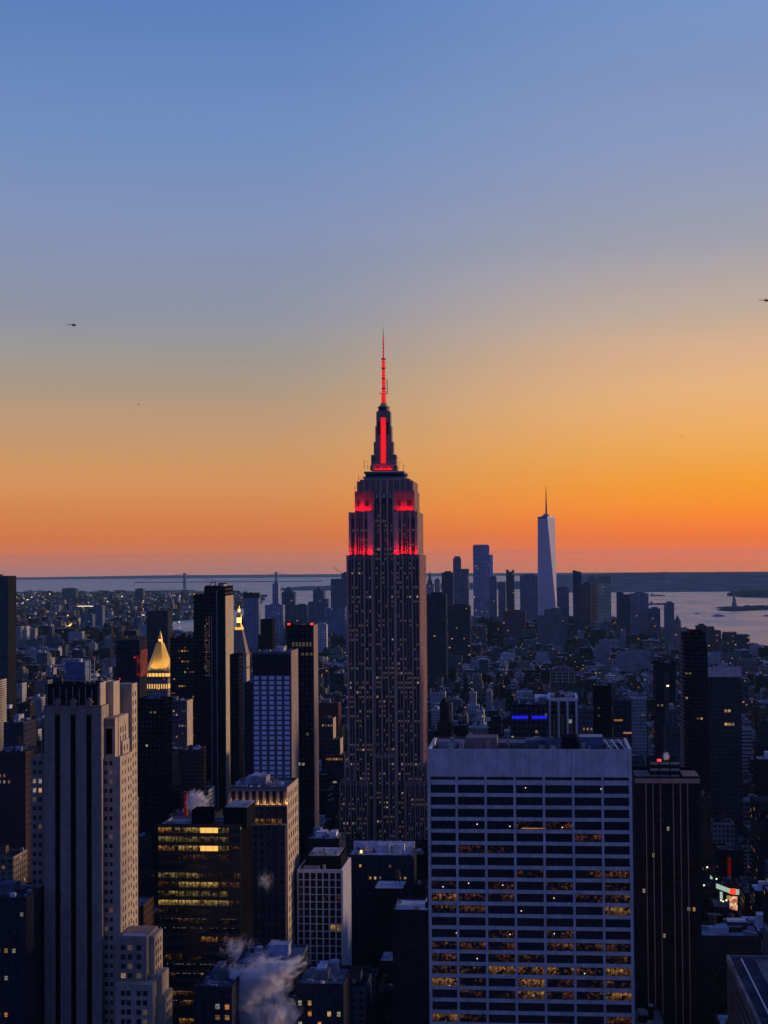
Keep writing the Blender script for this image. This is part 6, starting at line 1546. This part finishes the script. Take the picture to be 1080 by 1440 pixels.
# ================================================================== the low city between the towers
def inside(x, y, poly):
    c = False; n = len(poly); j = n - 1
    for i in range(n):
        xi, yi = poly[i]; xj, yj = poly[j]
        if (yi > y) != (yj > y) and x < (xj - xi) * (y - yi) / (yj - yi) + xi: c = not c
        j = i
    return c
rc = random.Random(11)
DIM = .78
PAL = [('brown', (.11, .065, .052)), ('tan', (.28, .24, .19)), ('grey', (.20, .20, .21)), ('pale', (.44, .43, .42)), ('black', (.014, .015, .018)), ('dark', (.035, .035, .042)), ('white', (.60, .60, .60)), ('reddish', (.13, .048, .04)), ('bluish', (.10, .13, .18))]
PAL = [(n_, sc3(c_, DIM)) for n_, c_ in PAL]; PW = [12, 11, 13, 17, 18, 17, 11, 6, 8]; PN = [16, 4, 8, 0, 26, 30, 0, 6, 8]
ROOFS = [('a black roof', (.018, .018, .022)), ('a dark roof', (.042, .042, .05)), ('a grey roof', (.17, .17, .18)), ('a silvery roof', (.36, .37, .40)), ('a pale roof', (.55, .56, .60))]
RW = [16, 24, 20, 22, 18]
lots = []
XE0, XE1 = -19.5, 8.5
for ia, (xa, xb) in enumerate(zip(AVE[:-1], AVE[1:])):
    for y in range(500, 7300, 80):
        jx, jy = (rc.uniform(-12, 12), rc.uniform(-10, 10)) if y > 2600 else (0, 0)
        for row in range(2):
            x = xa + 14
            while x < xb - 24:
                w = min(rc.uniform(13, 36) if y < 1300 else rc.uniform(9, 27) if y < 3500 else rc.uniform(14, 46), xb - 13 - x)
                if xb - 13 - (x + w) < 12: w = xb - 13 - x
                d = rc.uniform(24, 31); y0 = y + 8 + row * 33 + (33 - d) * (row == 0) * .3
                if rc.random() > .04: lots.append((x + jx, x + w - .8 + jx, y0 + jy, y0 + d + jy, row))
                x += w
def tallness(y):
    r = rc.random()
    if y < 1100: return rc.uniform(28, 60) if r < .6 else rc.uniform(60, 105)
    if y < 2000: return rc.uniform(18, 48) if r < .72 else rc.uniform(48, 85) if r < .96 else rc.uniform(85, 110)
    if y < 3200: return rc.uniform(14, 34) if r < .80 else rc.uniform(34, 62)
    if y < 4600: return rc.uniform(12, 26) if r < .85 else rc.uniform(26, 56)
    return rc.uniform(16, 42) if r < .62 else rc.uniform(40, 85)
cand = []
for x0, x1, y0, y1, row in lots:
    xc, yc = (x0 + x1) / 2, (y0 + y1) / 2
    az = math.degrees(math.atan2(xc, yc))
    if not (-5.5 - 15.2 < az < -5.5 + 15.2) or not inside(xc, yc, MANH): continue
    if any(x0 < h[1] + 3 and x1 > h[0] - 3 and y0 < h[3] + 3 and y1 > h[2] - 3 for h in HERO): continue
    h = tallness(yc); g = gz(xc, yc)
    pl, _ = proj((x0, y0, g + h)); pr, _ = proj((x1, y0, g + h)); ok = True
    for xl, xr, yb, Yh in VIEW:
        if y0 < Yh and pr > xl - 2 and pl < xr + 2:
            lim = P((max(pl, xl) + min(pr, xr)) / 2, yb + 1, y0).z - g
            if h > lim: h = lim * rc.uniform(.86, 1.0)
    if yc > 3000:                         # nothing low may cover the bay
        lim = P((pl + pr) / 2, 868 if pl < 860 else (884 if pl < 960 else 900 + (pl - 1000) * .16), y0).z - g
        if h > lim: h = lim
        for qa, qb, qy in ((226, 274, 890), (360, 373, 874), (316, 334, 886)):
            if pr > qa and pl < qb: h = min(h, P((pl + pr) / 2, qy, y0).z - g)
    if h < 7: continue
    _, yt = proj((xc, y0, g + h)); _, yb = proj((xc, y0, g))
    if yt > 1452: continue
    hid = any(pl > xl + 1 and pr < xr - 1 and yt > ys + 1 and Yh < y0 for xl, xr, ys, Yh in SCREEN)
    cand.append(((pr - pl) * (min(yb, 1440) - yt), x0, x1, y0, y1, h, g, hid, (pl + pr) / 2, yt))
vis = [c for c in cand if not c[7] and 0 < c[8] < 1080 and c[9] < 1436]
vis.sort(key=lambda c: -c[0]); big = vis[:300]; bset = set(id(c) for c in big)
rest = [c for c in cand if id(c) not in bset]

def block_mesh(k, x0, x1, y0, y1, h, g, tint, rt, st, setback):
    k.use('facade', tint, st); bay, fl = rc.uniform(2.6, 4.2), rc.uniform(3.3, 3.9)
    if setback:
        hs = h * rc.uniform(.62, .85); i = rc.uniform(2.5, 5)
        k.box(x0, x1, y0, y1, g - 1.5, g + hs, bay, fl, top=('roof_felt', rt)); k.use('facade', tint, st)
        x2, x3, y2, y3 = x0 + i * rc.random() + 1, x1 - i * rc.random() - 1, y0 + i, y1 - i * .6
        k.box(x2, x3, y2, y3, g + hs, g + h, bay, fl, top=('roof_felt', rt)); return x2, x3, y2, y3
    k.box(x0, x1, y0, y1, g - 1.5, g + h, bay, fl, top=('roof_felt', rt)); return x0, x1, y0, y1
def roof_bits(k, x0, x1, y0, y1, z, n, tint, rt, big_):
    w, d = x1 - x0, y1 - y0
    for i in range(n):
        a, b, c = w * rc.uniform(.12, .36), d * rc.uniform(.15, .4), rc.uniform(2.4, 5.5)
        x, y = rc.uniform(x0 + .8, x1 - a - .8), rc.uniform(y0 + 1, y1 - b - .8)
        k.use('facade', sc3(tint if rc.random() < .6 else rt, rc.uniform(.6, 1.5)), (0, 0, 0)); k.box(x, x + a, y, y + b, z + .004 * i, z + c + .02 * i, top=('roof_felt', sc3(rt, rc.uniform(.7, 2.2))))
    if big_ is not False:
        k = MB().use('grey_metal')
        for i in range(n * 2 + 1):
            a = rc.uniform(.9, 2.4); x, y = rc.uniform(x0 + .6, x1 - a * 1.6 - .6), rc.uniform(y0 + .6, y1 - a - .6); k.box(x, x + a * 1.5, y, y + a, z + .02 + .003 * i, z + rc.uniform(.8, 2.2))
        k.build('vent', big_)
def tank(k, x, y, z):
    k.use('dark_metal')
    for sx in (-1, 1):
        for sy in (-1, 1): k.bar((x + sx * 1.2, y + sy * 1.2, z), (x + sx * 1.2, y + sy * 1.2, z + 3), .15, 4)
    k.use('wood_tank'); k.cyl(x, y, 1.8, 1.7, z + 3, z + 6.6, 9); k.cyl(x, y, 1.95, .1, z + 6.6, z + 8, 9)

LABELS = {}; made = []
for c in big:
    _, x0, x1, y0, y1, h, g, hid, px, py = c
    cn, col = rc.choices(PAL, PN if y0 < 1250 else PW)[0]; rn, rt = rc.choices(ROOFS, RW)[0]; j = rc.uniform(.8, 1.2); col = tuple(q * j for q in col)
    setb = h > 30 and rc.random() < .45; tk = rc.random() < .4; hut = rc.random() < .85
    root = thing('city_building', '', 'building', ((x0 + x1) / 2, (y0 + y1) / 2, g), 'low buildings filling the streets between the towers')
    wf, hf = rc.uniform(.35, .6), rc.uniform(.42, .6)
    if rc.random() < .12: wf = .97
    k = MB(); a = block_mesh(k, x0, x1, y0, y1, h, g, col, rt, (wf, hf, .0), setb); k.build('wall', root)
    k = MB().use('facade', tuple(min(.6, q * 1.2) for q in col), (0, 0, 0)); parapet(k, *a, g + h, rc.uniform(.7, 1.3), .45); k.build('parapet', root)
    if hut: k = MB(); roof_bits(k, *a, g + h, rc.choice((1, 1, 2, 3)), col, rt, root if y0 < 1800 else False); k.build('bulkhead', root)
    if tk: k = MB(); tank(k, rc.uniform(a[0] + 3, a[1] - 3), rc.uniform(a[2] + 3, a[3] - 3), g + h); k.build('water_tank', root)
    wins = []; n = rc.choice((0, 1, 2, 3, 5, 8)) if y0 < 1300 else rc.choice((0, 0, 1, 2, 3))
    zlo = max(g + 4, min(g + h - 12, P(px, 1440, y0).z))
    for _ in range(n):
        z = rc.uniform(zlo, max(zlo + 1, (g + h * (.6 if setb else .95)) - 3)); x = rc.uniform(x0 + 2, x1 - 2)
        z = g + 3.6 * round((z - g) / 3.6); mt = rc.choice(('lit_warm', 'lit_white', 'lit_amber', 'dim_glow', 'dim_glow'))
        for q in range(rc.choice((1, 1, 1, 2, 3))):
            if x + q * 2.6 < x1 - 1.4: wins.append((x + q * 2.4, y0, z, 1.0, 1.35, mt, 'front'))
    if wins: windows(root, wins)
    sz = 'low' if h < 24 else 'mid-height' if h < 48 else 'tall'
    shape = 'stepped block' if setb else 'block'
    mk = min(MARK, key=lambda m: (m[0] - px) ** 2 + (m[1] - py) ** 2); dx, dy = px - mk[0], py - mk[1]
    rel = ('right of the' if dx > 0 else 'left of the') if abs(dx) > abs(dy) else ('below the' if dy > 0 else 'above the')
    lab = '%s %s %s with %s%s, %s %s' % (sz, cn, shape, rn.replace('a ', '', 1) if tk else rn, ' and tank' if tk else '', rel, mk[2])
    made.append((lab, y0, root))
ORD = ['nearest', 'second nearest', 'third nearest', 'fourth nearest', 'fifth nearest', 'sixth nearest', 'seventh nearest', 'eighth nearest']
by = {}
for m in made: by.setdefault(m[0], []).append(m)
for lab, ms in by.items():
    ms.sort(key=lambda m: m[1])
    for i, m in enumerate(ms):
        t_ = lab if len(ms) == 1 else '%s %s' % (ORD[min(i, 7)], lab)
        for cut in (' stepped', ' and tank', ' with a', ' mid-height'):
            if len(t_.split()) > 16: t_ = t_.replace(cut, ' with' if cut == ' with a' else '')
        m[2]['label'] = t_

k = MB()
for c in rest:
    _, x0, x1, y0, y1, h, g, hid, px, py = c
    cn, col = rc.choices(PAL, PN if y0 < 1250 else PW)[0]; rn, rt = rc.choices(ROOFS, RW)[0]; j = rc.uniform(.75, 1.3); col = tuple(min(.62, q * j) for q in col)
    a = block_mesh(k, x0, x1, y0, y1, h, g, col, rt, (rc.uniform(.35, .6), rc.uniform(.42, .6), rc.choice((.004, .012, .025, .05))), h > 30 and rc.random() < .4)
    if y0 < 3000: k.use('facade', sc3(col, rc.uniform(.9, 1.8)), (0, 0, 0)); parapet(k, *a, g + h, rc.uniform(.6, 1.2), .5)
    roof_bits(k, *a, g + h, rc.choice((1, 2, 2, 3, 4)) if y0 < 3600 else rc.choice((0, 1, 1, 2)), col, rt, False)
    if y0 < 2800 and a[1] - a[0] > 6:
        for q in range(rc.choice((2, 3, 5))):
            s = rc.uniform(1, 2.6); x, y = rc.uniform(a[0] + .6, a[1] - s - .6), rc.uniform(a[2] + .6, a[3] - s - .6)
            k.use(rc.choice(('grey_metal', 'white_paint', 'dark_metal', 'concrete'))); k.box(x, x + s, y, y + s * .8, g + h + .03 + .004 * q, g + h + rc.uniform(1, 2.8))
    if y0 < 3200 and rc.random() < .3: tank(k, rc.uniform(a[0] + 3, a[1] - 3), rc.uniform(a[2] + 3, a[3] - 3), g + h)
o = tag(k.build('distant_buildings'), 'dense carpet of small dark and pale buildings running to the water', 'buildings', kind='stuff')

# the far shore: low houses, sheds and blocks in one mass
k = MB(); n = 0
while n < 5200:
    px = rc.uniform(-40, 400); t = rc.random(); py = 832.5 + (893 - 832.5) * t ** 1.1
    p = G(px, py); x, y = p.x, p.y
    if not inside(x, y, BKLN): n += 1; continue
    n += 1; w, d = rc.uniform(14, 60), rc.uniform(14, 40); r = rc.random()
    h = rc.uniform(6, 16) if r < .86 else rc.uniform(16, 34) if r < .985 else rc.uniform(34, 55)
    if py < 842: h = min(h, 20)
    if h > 34: w = rc.uniform(14, 26)
    cn, col = rc.choices(PAL, PW)[0]; rn, rt = rc.choices(ROOFS, RW)[0]; g = gz(x, y)
    k.use('facade', sc3(col, rc.uniform(.8, 1.2)), (.4, .5, rc.choice((0, 0, .01, .03)))); k.box(x - w / 2, x + w / 2, y, y + d, g - 1, g + h, 4, 4, top=('roof_felt', rt))
tag(k.build('far_shore_buildings'), 'hazy mass of low buildings on the far shore, left', 'buildings', kind='stuff')

# points of light among the roofs and on the far shore
k = MB()
for i in range(150):
    px = rc.uniform(0, 330); py = rc.uniform(838, 890); p = G(px, py); s = rc.choice((.7, .9, 1.1, 1.6)) * p.y / 6000
    k.use(rc.choice(('lit_lamp', 'lit_lamp', 'lit_orange_bulb'))); z = gz(p.x, p.y) + rc.uniform(9, 22); k.box(p.x - s, p.x + s, p.y - 1, p.y + 1, z - s, z + s, bottom=True)
for px, py in ((38, 846), (66, 861), (20, 864), (52, 859), (147, 882.5), (153, 884.5), (267, 866), (200, 869), (244, 868), (128, 839), (158, 887)):
    p = G(px, py); k.use('lit_lamp'); z = gz(p.x, p.y) + 14; k.box(p.x - 2.6, p.x + 2.6, p.y - 1, p.y + 1, z - 2, z + 2, bottom=True)
for i in range(13): px = 110 + i * 1.7; p = P(px, 852.4 + rc.uniform(-.6, .5), 7300); k.use('lit_lamp'); k.box(p.x - 1.8, p.x + 1.8, p.y - 1, p.y + 1, p.z - 1.5, p.z + 1.5, bottom=True)
tag(k.build('far_lamps'), 'scattered white and orange lamps on the far shore', 'lamps', kind='stuff')
